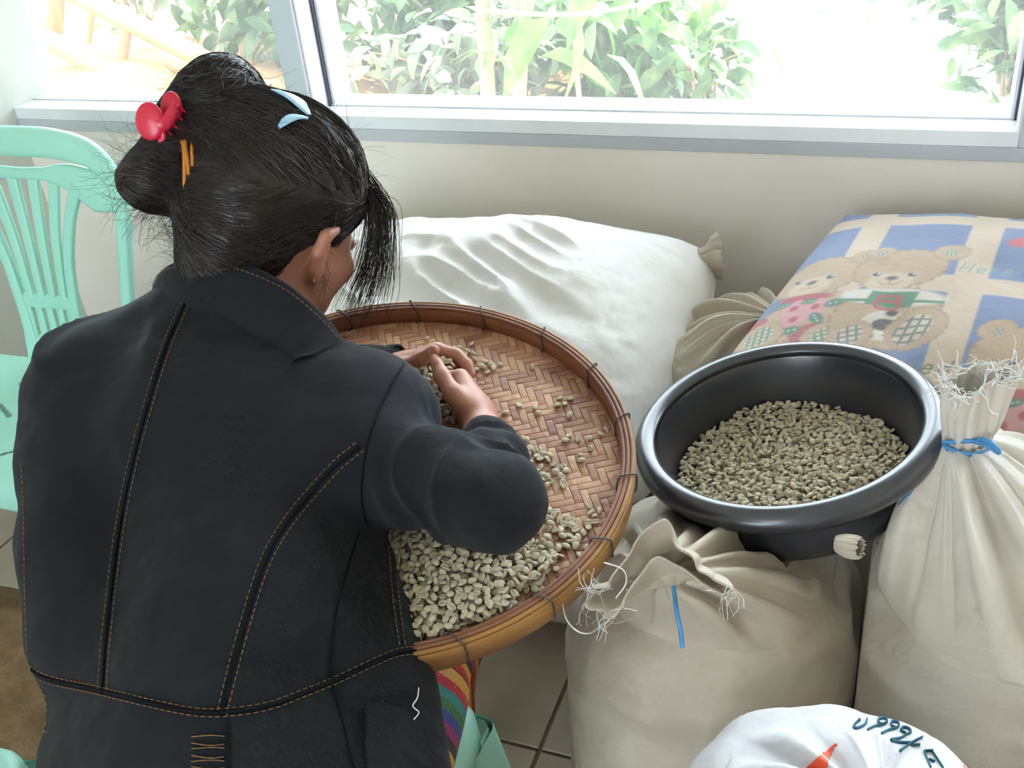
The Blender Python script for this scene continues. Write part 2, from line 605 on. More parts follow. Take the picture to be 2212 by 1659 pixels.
M_leaf3 = leaf_mat('pale_leaf', '83917a', 'a3ab8e')  # paler, greyer green than the other leaves

def ground_z(x, y):
    left = 0.62 / (1 + np.exp((x + 2.45 + 0.10 * (y - 3)) / 0.22))
    z = left * np.clip((5.6 - y) / 2.0, 0, 1) + 0.05 * noise(np.stack([x, y, 0 * x], -1), 1.7, 3) + 0.02 * noise(np.stack([x, y, 0 * x], -1), 6, 9)
    return z - 0.02 + 0.03 * np.clip(y - 5, 0, 30)
gx, gy = np.meshgrid(np.linspace(-9, 9, 160), np.concatenate([np.linspace(2.07, 6, 110), np.linspace(6.15, 26, 60)]), indexing='ij')
gz = ground_z(gx, gy)
M_glare_ground = mat('glare_white_ground', 'e0dbd2', 0.9, 'd2ccc0', 4, 5, bump=0.3, bscale=30, bdetail=5)  # ground right of the mound painted near-white to stand for blown-out glare
_gf = grid_faces(*gx.shape)
_fc = np.stack([gx, gy], -1).reshape(-1, 2)[_gf].mean(1)
struct(obj('ground', np.stack([gx, gy, gz], -1).reshape(-1, 3), _gf, mats=[M_soil, M_glare_ground], midx=(_fc[:, 0] + 0.25 * np.sin(2.3 * _fc[:, 1]) > -1.55).astype(int)))

def leaf_shape(L, W, droop, lobed=False):
    """verts and faces of one leaf along +x, folded along its midrib"""
    n = 5
    t = np.linspace(0, 1, n)
    w = W * np.sin(np.pi * np.clip(t, 0.02, 0.985) ** 0.85) ** 0.9
    mid = np.stack([t * L, 0 * t, -droop * L * t * t], 1)
    l = mid + np.stack([0 * t, w, 0.35 * w], 1)
    r = mid + np.stack([0 * t, -w, 0.35 * w], 1)
    v = np.concatenate([mid, l, r])
    f = [(i, i + 1, n + i + 1, n + i) for i in range(n - 1)] + [(i, 2 * n + i, 2 * n + i + 1, i + 1) for i in range(n - 1)]
    return v, np.array(f)

def lobed_leaf(L):
    """palmate leaf with seven pointed lobes"""
    v, f = [(0, 0, 0)], []
    for k in range(7):
        a = math.radians(-135 + 45 * k)
        ln = L * (1.0 if 1 < k < 5 else 0.7)
        for da, q in ((-0.2, 0.5), (0, 1.0), (0.2, 0.5)):
            v.append((ln * q * math.cos(a + da), ln * q * math.sin(a + da), -0.25 * ln * q * q + (0.03 if da else 0)))
        b = 1 + 3 * k
        f.append((0, b, b + 1, b + 2))
        if k:
            f.append((0, b - 1, b, b))
    f = [q if len(set(q)) == 4 else q[:3] + (q[2],) for q in f]
    return np.array(v), np.array([q for q in f if len(set(q)) == 4])

def rot_mats(n, rng, tilt=0.6):
    yaw = rng.uniform(0, 2 * np.pi, n); pit = rng.normal(0.35, tilt, n); rol = rng.normal(0, 0.5, n)
    cy, sy, cp, sp, cr, sr = np.cos(yaw), np.sin(yaw), np.cos(pit), np.sin(pit), np.cos(rol), np.sin(rol)
    Rz = np.zeros((n, 3, 3)); Rz[:, 0, 0] = cy; Rz[:, 0, 1] = -sy; Rz[:, 1, 0] = sy; Rz[:, 1, 1] = cy; Rz[:, 2, 2] = 1
    Ry = np.zeros((n, 3, 3)); Ry[:, 0, 0] = cp; Ry[:, 0, 2] = sp; Ry[:, 2, 0] = -sp; Ry[:, 2, 2] = cp; Ry[:, 1, 1] = 1
    Rx = np.zeros((n, 3, 3)); Rx[:, 0, 0] = 1; Rx[:, 1, 1] = cr; Rx[:, 1, 2] = -sr; Rx[:, 2, 1] = sr; Rx[:, 2, 2] = cr
    return Rz @ Ry @ Rx

def scatter(lv, lf, pos, rots, scale):
    n = len(pos)
    v = np.einsum('nij,kj->nki', rots, lv) * scale[:, None, None] + pos[:, None]
    f = lf[None] + (np.arange(n) * len(lv))[:, None, None]
    return v.reshape(-1, 3), f.reshape(-1, lf.shape[1])

def bush(x, y, rx, h, n, lmat, label, seed, size=0.1, group='coffee bushes outside the window', name='coffee_bush', z0=None):
    rng = np.random.default_rng(seed)
    z = float(ground_z(np.array([x]), np.array([y]))[0]) if z0 is None else z0
    e = empty(name, (x, y, z))
    tag(e, label, 'bush', group)
    st = MB()
    tips = []
    for k in range(9):
        a = rng.uniform(0, 2 * np.pi); r = rx * rng.uniform(0.2, 0.9)
        p = smooth_path([(x + 0.05 * math.cos(a), y + 0.05 * math.sin(a), z - 0.03), (x + 0.4 * r * math.cos(a), y + 0.4 * r * math.sin(a), z + 0.5 * h),
                         (x + r * math.cos(a), y + r * math.sin(a), z + h * rng.uniform(0.6, 1.0))], 12)
        st.tube(p, np.linspace(0.012, 0.003, len(p)), 5)
        tips.append(p)
    st.build('stem', M_twig, e)
    lv, lf = leaf_shape(size, size * 0.24, 0.25)
    P = []
    for k in range(n):
        p = tips[rng.integers(len(tips))]
        P.append(p[rng.integers(3, len(p))] + rng.normal(0, 1, 3) * [rx * 0.28, rx * 0.28, h * 0.12])
    P = np.array(P); P[:, 2] = np.maximum(P[:, 2], z + 0.04)
    v, f = scatter(lv, lf, P, rot_mats(n, rng), rng.uniform(0.7, 1.35, n))
    o = obj('foliage', v, f, lmat, e); o['kind'] = 'stuff'
    return e

for i, (x, y, rx, h, n, lm, sz, lab) in enumerate([
        (-3.35, 4.9, 0.7, 1.0, 520, M_leaf, 0.13, 'dense coffee bush behind the short bamboo post on the soil mound'),
        (-4.3, 5.0, 0.8, 0.95, 420, M_leaf3, 0.12, 'sunlit coffee bush behind the thick post on the soil mound'),
        (-2.75, 4.3, 0.55, 0.75, 520, M_leaf, 0.12, 'coffee bush just left of the grey window mullion'),
        (-2.35, 4.9, 0.6, 0.75, 560, M_leaf, 0.12, 'coffee bush just right of the grey window mullion'),
        (-1.95, 4.35, 0.5, 0.5, 420, M_leaf3, 0.12, 'low pale coffee bush in front of the left slim tree trunk'),
        (-2.0, 5.6, 0.7, 0.8, 520, M_leaf, 0.13, 'coffee bush behind the two slim tree trunks'),
        (-1.35, 4.9, 0.55, 0.7, 560, M_leaf2, 0.15, 'bright green bush right of the two slim tree trunks'),
        (-0.95, 4.6, 0.35, 0.42, 150, M_leaf, 0.13, 'thin leafy shrub with bare twigs beside the glare-whitened ground'),
        (-0.55, 7.2, 0.8, 0.6, 240, M_leaf, 0.14, 'pale shrub across the glare-whitened ground with drooping leaves'),
        (0.25, 6.2, 0.6, 0.60, 420, M_leaf, 0.16, 'pale long-leaved shrub across the glare-whitened ground'),
        (0.36, 4.9, 0.40, 0.66, 420, M_leaf, 0.13, 'shrub by the right window jamb'),
        (-3.0, 7.5, 1.0, 0.9, 420, M_leaf3, 0.15, 'far coffee bush behind the bright green ones')]):
    bush(x, y, rx, h, n, lm, lab, 40 + i, sz)

def slim_tree(px0, px1, py1, d, r, label, seed):
    rng = np.random.default_rng(seed)
    a = at(px0, 0, d); b = at(px1, py1, d)
    up = (a - b) / np.linalg.norm(a - b)
    z = float(ground_z(np.array([b[0]]), np.array([b[1]]))[0])
    base = b - up * ((b[2] - z + 0.03) / up[2])
    top = base + up * 3.0
    e = empty('slim_tree', base); tag(e, label, 'tree', 'slim trees outside the window')
    pts = smooth_path([base, base + up * 0.8 + [0.02, 0, 0], base + up * 1.8, top], 30)
    MB().tube(pts, np.linspace(r, r * 0.6, len(pts)) * (1 + 0.04 * np.sin(np.arange(len(pts)) * 2.1)), 12).build('trunk', M_bark, e)
    for k in range(4):
        s = pts[8 + 3 * k]
        q = s + rng.normal(0, 1, 3) * [0.5, 0.25, 0.1] + [0, 0, 0.15]
        MB().tube(smooth_path([s, (s + q) / 2 + [0, 0, -0.04], q], 8), np.linspace(0.012, 0.005, 9), 5).build('branch', M_twig, e)
    lv, lf = lobed_leaf(0.17)
    n = 60
    P = base + up * rng.uniform(0.6, 3.0, (n, 1)) + rng.normal(0, 1, (n, 3)) * [0.32, 0.3, 0.05]
    v, f = scatter(lv, lf, P, rot_mats(n, rng, 0.9), rng.uniform(0.7, 1.3, n))
    o = obj('foliage', v, f, M_leaf2, e); o['kind'] = 'stuff'
slim_tree(1032, 1050, 210, 4.4, 0.034, 'thicker slim tree trunk with scaly bark outside the window', 3)
slim_tree(1125, 1119, 210, 4.4, 0.028, 'thinner upright slim tree trunk beside broad green leaves', 4)

# big drooping broad leaves right of the trunks
bl = empty('broadleaf_plant', (-1.30, 4.0, 0)); tag(bl, 'tall plant with broad drooping bright green leaves right of the trunks', 'plant')
_r = np.random.default_rng(5)
stp = smooth_path([(-1.30, 4.0, -0.02), (-1.32, 4.0, 0.4), (-1.28, 4.02, 0.95)], 12)
MB().tube(stp, 0.012, 6).build('stem', M_twig, bl)
lv, lf = leaf_shape(0.30, 0.07, 0.9)
for k in range(13):
    p = stp[_r.integers(4, len(stp))] + _r.normal(0, 1, 3) * [0.10, 0.06, 0.08]
    v, f = scatter(lv, lf, p[None], rot_mats(1, _r, 0.4), np.array([_r.uniform(0.7, 1.15)]))
    obj('leaf', v, f, M_leaf2, bl)

# bamboo handrail on the mound
rail = empty('bamboo_railing', at(140, 150, 4.5)); tag(rail, 'pale bamboo railing sloping down over the soil mound outside', 'railing')
def bamboo(p, q, r, name):
    p, q = np.asarray(p), np.asarray(q)
    n = 60
    t = np.linspace(0, 1, n)
    L = np.linalg.norm(q - p)
    ph = (t * L) % 0.33
    rr = r * (1 + 0.13 * np.exp(-((ph - 0.165) / 0.008) ** 2) - 0.05 * np.exp(-((ph - 0.18) / 0.006) ** 2))
    MB().tube(p + (q - p) * t[:, None], rr, 14).build(name, M_bamboo, rail)
def ext(a, b, s, e):
    return a + (b - a) * s, a + (b - a) * e
bamboo(*ext(at(0, 25, 4.5), at(310, 205, 4.4), -0.5, 1.35), 0.036, 'rail')
bamboo(*ext(at(190, 0, 4.6), at(420, 118, 4.45), -0.8, 1.7), 0.040, 'rail')
for (xa, ya, xb, yb, d, r) in ((275, 50, 258, 168, 4.55, 0.022), (201, 5, 187, 122, 4.75, 0.013), (122, -20, 115, 84, 5.0, 0.036), (55, -20, 47, 45, 4.9, 0.012)):
    a, b = at(xa, ya, d), at(xb, yb, d)
    zb = float(ground_z(np.array([b[0]]), np.array([b[1]]))[0])
    u = (b - a) / np.linalg.norm(b - a)
    c = a + u * ((zb - 0.05 - a[2]) / u[2])
    MB().tube(smooth_path([a - u * 0.03, (a + c) / 2, c], 6), r, 10).build('post', M_post, rail)
# low far roof
rf = empty('distant_roof', (-1.6, 9.5, 0)); tag(rf, 'low reddish roof edge far behind the glare-whitened ground', 'building')
M_roof = mat('red_roof', 'a8644c', 0.8, '94543f', 5, 3)
M_farwall = mat('far_white_wall', 'dedbd2', 0.9)
_a = at(1425, 25, 8.6); _b = at(1525, 18, 8.6)
MB().box((_a[0] - 0.1, _a[1], -0.1), (_b[0] + 0.3, _a[1] + 1.5, _a[2] - 0.02)).build('wall', M_farwall, rf, smooth=False)
MB().add([(_a[0] - 0.2, _a[1] - 0.15, _a[2] - 0.05), (_b[0] + 0.4, _a[1] - 0.15, _a[2] - 0.05), (_b[0] + 0.4, _a[1] + 1.6, _a[2] + 0.35), (_a[0] - 0.2, _a[1] + 1.6, _a[2] + 0.35),
          (_a[0] - 0.2, _a[1] - 0.15, _a[2] - 0.1), (_b[0] + 0.4, _a[1] - 0.15, _a[2] - 0.1), (_b[0] + 0.4, _a[1] + 1.6, _a[2] + 0.3), (_a[0] - 0.2, _a[1] + 1.6, _a[2] + 0.3)],
         [(0, 1, 2, 3), (7, 6, 5, 4), (0, 4, 5, 1), (1, 5, 6, 2), (2, 6, 7, 3), (3, 7, 4, 0)]).build('roof', M_roof, rf, smooth=False)

# ================================================================ SACKS
def sack_mat(name, c1, c2, rough=0.45, ws=420, bump=0.42):
    return mat(name, c1, rough, c2, 3.5, 4, bump=bump, bscale=38, bdetail=7, weave=0.30, wscale=ws, spec=0.5, sheen=0.05)
M_sackA = sack_mat('white_woven_sack', 'f3f2f0', 'e9e5dd', 0.34, bump=0.16)
M_sackC = sack_mat('cream_woven_sack', 'c2b7a4', 'b3a793', 0.46)
M_sackD = sack_mat('glossy_pale_sack', 'dcd5ca', 'cfc6b8', 0.28)
M_sackE = sack_mat('bright_white_sack', 'd6d5d8', 'cbcace', 0.5)
M_cord = mat('blue_plastic_cord', '4f93c9', 0.4, '3c7fb8', 30, 2)
M_fray = mat('frayed_white_plastic', 'e8e6e2', 0.4)
M_jute = mat('brown_jute', '7f6544', 0.9, '6a5233', 25, 4, bump=0.5, bscale=140, weave=0.5, wscale=300)

def fold_fn(seed, ns, sharp=1.6):
    rng = np.random.default_rng(seed)
    terms = [(n, rng.uniform(0, 2 * np.pi), rng.uniform(0.6, 1.2)) for n in ns]
    tot = sum(t[2] for t in terms)
    def F(th):
        return sum(a * np.sign(np.cos(n * th + p)) * np.abs(np.cos(n * th + p)) ** (1 / sharp) for n, p, a in terms) / tot
    return F

BA_C, BA_R = np.array([-0.122, 1.128, 0.689]), 0.195       # basin rim centre and radius
BA_N = unit([-0.167, -0.051, 1.0])
BA_A = unit(np.cross([0, 1, 0], BA_N)); BA_B = np.cross(BA_N, BA_A)
def press(V, lim=None, sgn=1):
    """sacks give way: flattened where they meet each other and where the basin stands on them"""
    V = V.copy()
    if lim is not None:
        d = sgn * (V[..., 0] - lim)
        V[..., 0] = np.where(d > 0, lim + sgn * 0.06 * d, V[..., 0])
    q = V - BA_C
    a, b, n_ = q @ BA_A, q @ BA_B, q @ BA_N
    r_ = np.hypot(a, b)
    side = 0.156 + 0.17 * np.clip(n_ + 0.112, 0, 0.1) + 0.004
    inside = (n_ > -0.116) & (r_ < side) & (n_ < 0.05)
    dn = np.where(inside & (r_ < 0.150), -0.116 - n_, 0)
    V = V + dn[..., None] * BA_N
    out = np.where(inside & (r_ >= 0.150), side - r_, 0)
    V = V + (out / np.maximum(r_, 1e-6))[..., None] * (a[..., None] * BA_A + b[..., None] * BA_B)
    return V
def standing_sack(e, axis, prof, neck, rn, mat_, seed, pleat=0.02, npleat=(9, 13, 17), sag=0.012, sq=2.6, nth=300, ns=130, name='body', top_pow=1.0, squash=(1, 1), top_bulge=0.03, lim=None, sgn=1):
    """prof: (radius, height) from the floor to the shoulder; the top is drawn in to the neck point"""
    th = np.linspace(0, 2 * np.pi, nth, endpoint=False)
    prof = np.asarray(prof, float)
    side = smooth_path(prof, 60)
    shoulder = side[-1]
    axis, neck = np.asarray(axis, float), np.asarray(neck, float)
    F, G = fold_fn(seed, npleat), fold_fn(seed + 1, (5, 7, 11))
    rows = []
    sup = (np.abs(np.cos(th)) ** sq + np.abs(np.sin(th)) ** sq) ** (-1 / sq)
    sup = 1 + (sup - 1) * 0.6
    rows.append((axis[0] + 0 * th, axis[1] + 0 * th, 0.003 + 0 * th))
    for r, z in side:
        rr = r * sup + 0.005 * G(th) * z / shoulder[1]
        rows.append((axis[0] + squash[0] * rr * np.cos(th), axis[1] + squash[1] * rr * np.sin(th), z + 0 * th))
    m = 64
    for k in range(1, m + 1):
        t = k / m
        rr = shoulder[0] * (1 - t ** top_pow) ** 0.9 * sup + rn * t
        amp = pleat * np.sin(np.pi * min(t * 1.03, 1)) ** 0.8 * (0.35 + 0.65 * t)
        fr = F(th)
        c = axis[:2] + (neck[:2] - axis[:2]) * (t ** 1.2)
        z = shoulder[1] + (neck[2] - shoulder[1]) * t ** 1.15 + top_bulge * np.sin(np.pi * t) ** 1.0 + amp * fr
        g = 1 + 0.30 * fr * t * (rr * 0 + 1)
        rows.append((c[0] + squash[0] * rr * g * np.cos(th), c[1] + squash[1] * rr * g * np.sin(th), z))
    V = np.stack([np.stack(r, -1) for r in rows])
    nrm = V - np.array([axis[0], axis[1], shoulder[1] * 0.55])
    nrm /= np.linalg.norm(nrm, axis=-1, keepdims=True) + 1e-9
    w = np.clip(V[..., 2] / 0.1, 0, 1)[..., None]
    tfac = np.clip((V[..., 2] - 0.15) / 0.3, 0.3, 1)[..., None]
    V = V + nrm * w * (sag * fbm(V * [1, 1, 1.6], 5.5, seed, 3)[..., None] + 0.006 * tfac * ridge(V * [1, 1, 2.2] + 3, 11, seed + 5)[..., None])
    V = press(V, lim, sgn)
    return obj(name, V.reshape(-1, 3), grid_faces(V.shape[0], nth, False, True), mat_, e)

def ruffle(e, base, axis_dir, prof, mat_, seed, ruf=(3, 5), amp=0.5, nth=160, m=40, name='mouth', squash=1.0, lean=None, wave=0.0, wfreq=3.2, wph=0.5, udir=None):
    """open mouth of a sack: rings from the tied neck outward; prof = (along axis, radius); wave folds the flattened mouth into an S"""
    w = unit(axis_dir); u = unit(np.cross(w, [0.3, 0.1, 1.0])) if udir is None else unit(np.asarray(udir, float) - w * (np.asarray(udir, float) @ w))
    v = np.cross(w, u)
    th = np.linspace(0, 2 * np.pi, nth, endpoint=False)
    F, G = fold_fn(seed, ruf, 1.15), fold_fn(seed + 9, (9, 14), 1.2)
    pr = smooth_path(np.asarray(prof, float), m)
    rows = []
    for k, (h, r) in enumerate(pr):
        t = k / (len(pr) - 1)
        rr = r * (1 + amp * t * F(th) + 0.10 * G(th))
        hh = h + 0.6 * amp * r * t * F(th + 1.3) + 0.003 * G(th * 1.0) * t
        sq = 1 + (squash - 1) * min(1.0, t * 2.0)
        cx_, cy_ = np.cos(th), sq * np.sin(th) + wave * t * np.sin(wfreq * np.cos(th) + wph)
        P = np.asarray(base) + hh[:, None] * w + rr[:, None] * (cx_[:, None] * u + cy_[:, None] * v)
        if lean is not None:
            P = P + np.asarray(lean) * t ** 2
        rows.append(P)
    V = np.stack(rows)
    V = V + 0.003 * np.stack([noise(V, 34, seed + k) for k in range(3)], -1)
    o = obj(name, V.reshape(-1, 3), grid_faces(len(pr), nth, False, True), mat_, e)
    md = o.modifiers.new('thickness', 'SOLIDIFY'); md.thickness = 0.0022; md.offset = 0
    return o, V[-1]

def strands(name, starts, dirs, length, r, mat_, e, seed, curl=0.6, seg=9, down=0.0, sides=4):
    rng = np.random.default_rng(seed)
    vs, fs, n0 = [], [], 0
    for s, d in zip(starts, dirs):
        L = length * rng.uniform(0.4, 1.4)
        p, q = np.array(s, float), unit(d)
        pts = [p.copy()]
        bend = rng.normal(0, 1, 3)
        for k in range(seg):
            q = unit(q + curl * (0.5 * bend + 0.5 * rng.normal(0, 1, 3)) * 0.6 + np.array([0, 0, -down]))
            p = p + q * L / seg
            pts.append(p.copy())
        v, f = tube_arrays(pts, r * rng.uniform(0.6, 1.3), sides, cap=False, flat=0.5)
        vs.append(v); fs.append(np.array(f) + n0); n0 += len(v)
    o = obj(name, np.concatenate(vs), np.concatenate(fs), mat_, e)
    o['kind'] = 'stuff'
    return o

# ---- sack standing in front, under the basin
sc = empty('grain_sack', (-0.175, 1.0, 0)); tag(sc, 'cream woven sack standing under the black basin with ruffled open top', 'sack')
NECK_C = at(1446, 1225, 1.17)
standing_sack(sc, (-0.180, 1.005, 0), [(0.12, 0.004), (0.185, 0.03), (0.204, 0.15), (0.203, 0.30), (0.192, 0.43), (0.172, 0.512), (0.150, 0.536)], NECK_C, 0.022, M_sackC, 11,
              pleat=0.020, npleat=(5, 8, 11), top_bulge=0.004, lim=0.002, sgn=1)
MOUTH_C = NECK_C + np.array([0.004, -0.004, -0.010])
_, edge = ruffle(sc, MOUTH_C, (-0.10, -0.45, 0.80), [(0, 0.010), (0.012, 0.020), (0.030, 0.042), (0.048, 0.062), (0.062, 0.070)], M_sackC, 25, ruf=(2, 3), amp=0.16, squash=0.30, wave=0.42, wfreq=3.6, wph=0.9,
              udir=(0.933, 0.347, -0.09), lean=(-0.006, -0.016, -0.004), nth=240, m=48)
ed = edge[::2]
_py = ((ed - CAM_C) @ CAM_R)[:, 1] / ((ed - CAM_C) @ CAM_R)[:, 2]
low_ = list(ed[_py > np.quantile(_py, 0.55)])
strands('fray', low_, [(p - MOUTH_C) + [0, -0.01, -0.03] for p in low_], 0.026, 0.00042, M_fray, sc, 31, 0.9, down=0.2)
cordp = [at(1455, 1268, 1.125), at(1462, 1320, 1.105), at(1470, 1360, 1.105), at(1474, 1398, 1.115)]
MB().tube(smooth_path(cordp, 16), 0.0024, 8).build('tie_cord', M_cord, sc)
_a = np.linspace(0, 2 * np.pi, 24, endpoint=False)
MB().tube(np.stack([NECK_C[0] + 0.0145 * np.cos(_a), NECK_C[1] + 0.0145 * np.sin(_a), NECK_C[2] - 0.002 + 0 * _a], 1), 0.0026, 6, closed=True).build('tie_loop', M_cord, sc)
MB().tube(smooth_path([at(1215, 1300, 1.13), at(1222, 1335, 1.11), at(1245, 1362, 1.10), at(1275, 1368, 1.11), at(1303, 1345, 1.14)], 24), 0.0014, 6, flat=0.4).build('loose_thread', M_fray, sc)
MB().tube(smooth_path([at(1305, 1215, 1.10), at(1345, 1230, 1.09), at(1352, 1260, 1.09), at(1330, 1292, 1.10)], 20), 0.0012, 6, flat=0.4).build('loose_thread', M_fray, sc)

# ---- sack with a tied neck beside the basin
sd = empty('tied_sack', (0.2, 1.05, 0)); tag(sd, 'glossy pale woven sack tied with blue cord beside the basin', 'sack')
NECK_D = at(2086, 958, 1.33)
standing_sack(sd, (0.195, 1.035, 0), [(0.12, 0.004), (0.19, 0.03), (0.215, 0.16), (0.222, 0.30), (0.219, 0.44), (0.206, 0.535), (0.188, 0.580)], NECK_D, 0.024, M_sackD, 14,
              pleat=0.018, npleat=(6, 9, 13), sag=0.010, top_bulge=0.006, top_pow=1.25, lim=0.004, sgn=-1)
_, edge = ruffle(sd, NECK_D, (0.02, 0.0, 1.0), [(-0.004, 0.022), (0.014, 0.027), (0.04, 0.036), (0.07, 0.041), (0.090, 0.042)], M_sackD, 26, ruf=(2, 3), amp=0.10, squash=0.55, wave=0.30, wfreq=2.6, udir=(0.933, 0.347, -0.09))
ed = edge
strands('fray', ed[::2], (ed[::2] - NECK_D) * [1.3, 1.3, 0.05], 0.034, 0.0008, M_fray, sd, 33, 1.5)
strands('fray', ed[::3], (ed[::3] - NECK_D) * [1.0, 1.0, 0.35], 0.022, 0.0007, M_fray, sd, 34, 1.6)
_ring = lambda c, r, z: np.stack([c[0] + r * np.cos(_a), c[1] + r * np.sin(_a), c[2] + z + 0 * _a], 1)
MB().tube(_ring(NECK_D, 0.0275, 0.0), 0.0030, 6, closed=True).tube(_ring(NECK_D, 0.028, 0.005), 0.0026, 6, closed=True).build('tie_loop', M_cord, sd)
k0 = at(2098, 952, 1.298)
MB().tube(smooth_path([k0, at(2130, 962, 1.29), at(2156, 978, 1.285), at(2150, 966, 1.285), at(2125, 950, 1.292), k0], 30), 0.0030, 6, flat=0.5).build('tie_bow', M_cord, sd)
MB().tube(smooth_path([k0, at(2060, 955, 1.30), at(2036, 955, 1.30)], 14), 0.0030, 6, flat=0.5).build('tie_cord', M_cord, sd)
MB().tube(smooth_path([at(1992, 995, 1.30), at(1985, 1030, 1.29), at(1965, 1065, 1.285), at(1942, 1092, 1.285)], 16), 0.0022, 6).build('tie_cord', M_cord, sd)

# little knotted corner of a sack under the basin
kc = at(1832, 1178, 1.21)
kn = empty('rolled_cloth_scrap', kc); tag(kn, 'small rolled scrap of cream sacking pinched below the basin', 'cloth')
_o, _e2 = ruffle(kn, kc + [-0.012, 0.004, -0.004], (0.85, -0.35, 0.25), [(0, 0.008), (0.01, 0.0115), (0.02, 0.012), (0.026, 0.0105)], M_sackC, 71, ruf=(2, 3), amp=0.10, nth=60, m=16, name='roll')

# ---- near white sack with printed marks, at the bottom of the view
se = empty('printed_sack', (0.0, 0.62, 0)); tag(se, 'bright white sack with green handwriting and orange stripe patches', 'sack')

# ---- sack lying against the wall, sack behind it
def pillow(e, c, U, V, Nn, T, mat_, seed, nu=220, nv=180, p=3.0, disp=None, name='body', ear=0.0, under=0.85, edge_pow=0.55):
    """stuffed bag: half-axes U, V, bulge T along Nn; returns the top surface parameters"""
    c, U, V, Nn = map(lambda q: np.asarray(q, float), (c, U, V, Nn))
    u = np.linspace(-1, 1, nu); v = np.linspace(-1, 1, nv)
    u, v = np.sign(u) * np.abs(u) ** 0.8, np.sign(v) * np.abs(v) ** 0.8
    uu, vv = np.meshgrid(u, v, indexing='ij')
    thick = (np.clip(1 - np.abs(uu) ** p, 0, 1) * np.clip(1 - np.abs(vv) ** p, 0, 1)) ** edge_pow
    pinch = 1 - 0.10 * (1 - np.abs(uu) ** 2) * np.abs(vv) ** 3 * 0
    corner = 1 - 0.13 * (uu ** 2 * vv ** 2) ** 1.5 * (1 - ear)
    ru = corner * uu * (1 - 0.07 * (1 - vv ** 2) ** 1.0 * np.abs(uu) ** 4 * (1 - ear))
    rv = corner * vv * (1 - 0.07 * (1 - uu ** 2) ** 1.0 * np.abs(vv) ** 4 * (1 - ear))
    base = c + ru[..., None] * U + rv[..., None] * V
    top = base + (T * thick)[..., None] * Nn
    bot = base - (T * under * thick)[..., None] * Nn
    if disp is not None:
        top = top + (disp(uu, vv, top) * np.clip(thick * 3, 0, 1))[..., None] * Nn
    n = nu * nv
    V_ = np.concatenate([top.reshape(-1, 3), bot.reshape(-1, 3)])
    f = grid_faces(nu, nv)
    F_ = np.concatenate([f, f[:, ::-1] + n])
    # stitch the rim
    ring = [i * nv for i in range(nu)] + [(nu - 1) * nv + j for j in range(1, nv)] + [i * nv + nv - 1 for i in range(nu - 2, -1, -1)] + [j for j in range(nv - 2, 0, -1)]
    ring = np.array(ring); nx = np.roll(ring, -1)
    F_ = np.concatenate([F_, np.stack([ring + n, nx + n, nx, ring], 1)])
    o = obj(name, V_, F_, mat_, e)
    return o, uu, vv, top

sa = empty('white_sack', (-0.72, 1.5, 0.3)); tag(sa, 'big white woven sack lying against the wall behind the tray', 'sack')
def dispA(u, v, P):
    # long folds sweeping from the upper left down to the right, fading to the taut right end
    w = np.clip((0.62 - u) / 0.5, 0, 1)
    q = np.stack([(u * 0.55 + v * 1.0) * 2.3 + 0.25 * np.sin(2.2 * u), (u - 0.6 * v) * 0.8, 0 * u], -1)
    s = noise(q, 1.5, 4) + 0.5 * noise(q, 3.1, 8)
    folds = 1 - np.abs(s) * 1.6
    return w * (0.026 * folds + 0.006 * fbm(P, 16, 3)) + 0.003 * fbm(P, 9, 6) + 0.0035 * w * ridge(P * [1, 1.5, 1.5], 13, 17) + 0.0015 * fbm(P, 30, 23)
Nn = unit([0.03, -0.40, 0.92])
pillow(sa, (-0.715, 1.51, 0.500), (0.425, 0.0, 0.006), (0.012, 0.270, 0.125), Nn, 0.170, M_sackA, 5, disp=dispA, p=2.6)
ruffle(sa, at_y(1518, 562, 1.70), (0.75, 0.25, 0.05), [(-0.01, 0.020), (0.008, 0.020), (0.02, 0.027), (0.032, 0.03)], M_sackC, 41, ruf=(3, 4), amp=0.25, nth=80, m=16, name='tied_corner', squash=1.3)

sg = empty('pallet_sack', (-0.75, 1.5, 0)); tag(sg, 'pale sack lying flat beneath the big white sack', 'sack')
pillow(sg, (-0.72, 1.52, 0.17), (0.42, 0, 0), (0, 0.30, 0), (0, 0, 1), 0.17, M_sackC, 6, nu=80, nv=60, p=3.5)

sb = empty('gathered_sack', (-0.26, 1.52, 0)); tag(sb, 'cream sack with gathered pleats between the white sack and cushion', 'sack')
NECK_B = at_y(1685, 690, 1.53)
standing_sack(sb, (-0.235, 1.56, 0), [(0.12, 0.004), (0.16, 0.03), (0.175, 0.16), (0.18, 0.34), (0.172, 0.46), (0.15, 0.53), (0.135, 0.548)], NECK_B, 0.006, M_sackC, 47,
              pleat=0.020, npleat=(9, 14, 19), sag=0.006, top_bulge=0.03)

sh = empty('backing_sack', (0.28, 1.56, 0)); tag(sh, 'cream sack standing beneath the patterned cushion', 'sack')
standing_sack(sh, (0.25, 1.55, 0), [(0.12, 0.004), (0.2, 0.03), (0.22, 0.16), (0.225, 0.30), (0.21, 0.40), (0.17, 0.46)], (0.25, 1.55, 0.49), 0.03, M_sackC, 48,
              pleat=0.012, npleat=(9, 14, 19), sag=0.006, nth=160)

# ---- printed sack body
NECK_E = at(1905, 1720, 1.0)
bE = standing_sack(se, (0.0, 0.60, 0), [(0.10, 0.004), (0.15, 0.03), (0.165, 0.2), (0.162, 0.40), (0.150, 0.56), (0.122, 0.628), (0.10, 0.648)], (0.03, 0.565, 0.700), 0.003, M_sackE, 53,
              pleat=0.026, npleat=(4, 7, 10), sag=0.014, nth=360, ns=160, top_bulge=0.018)

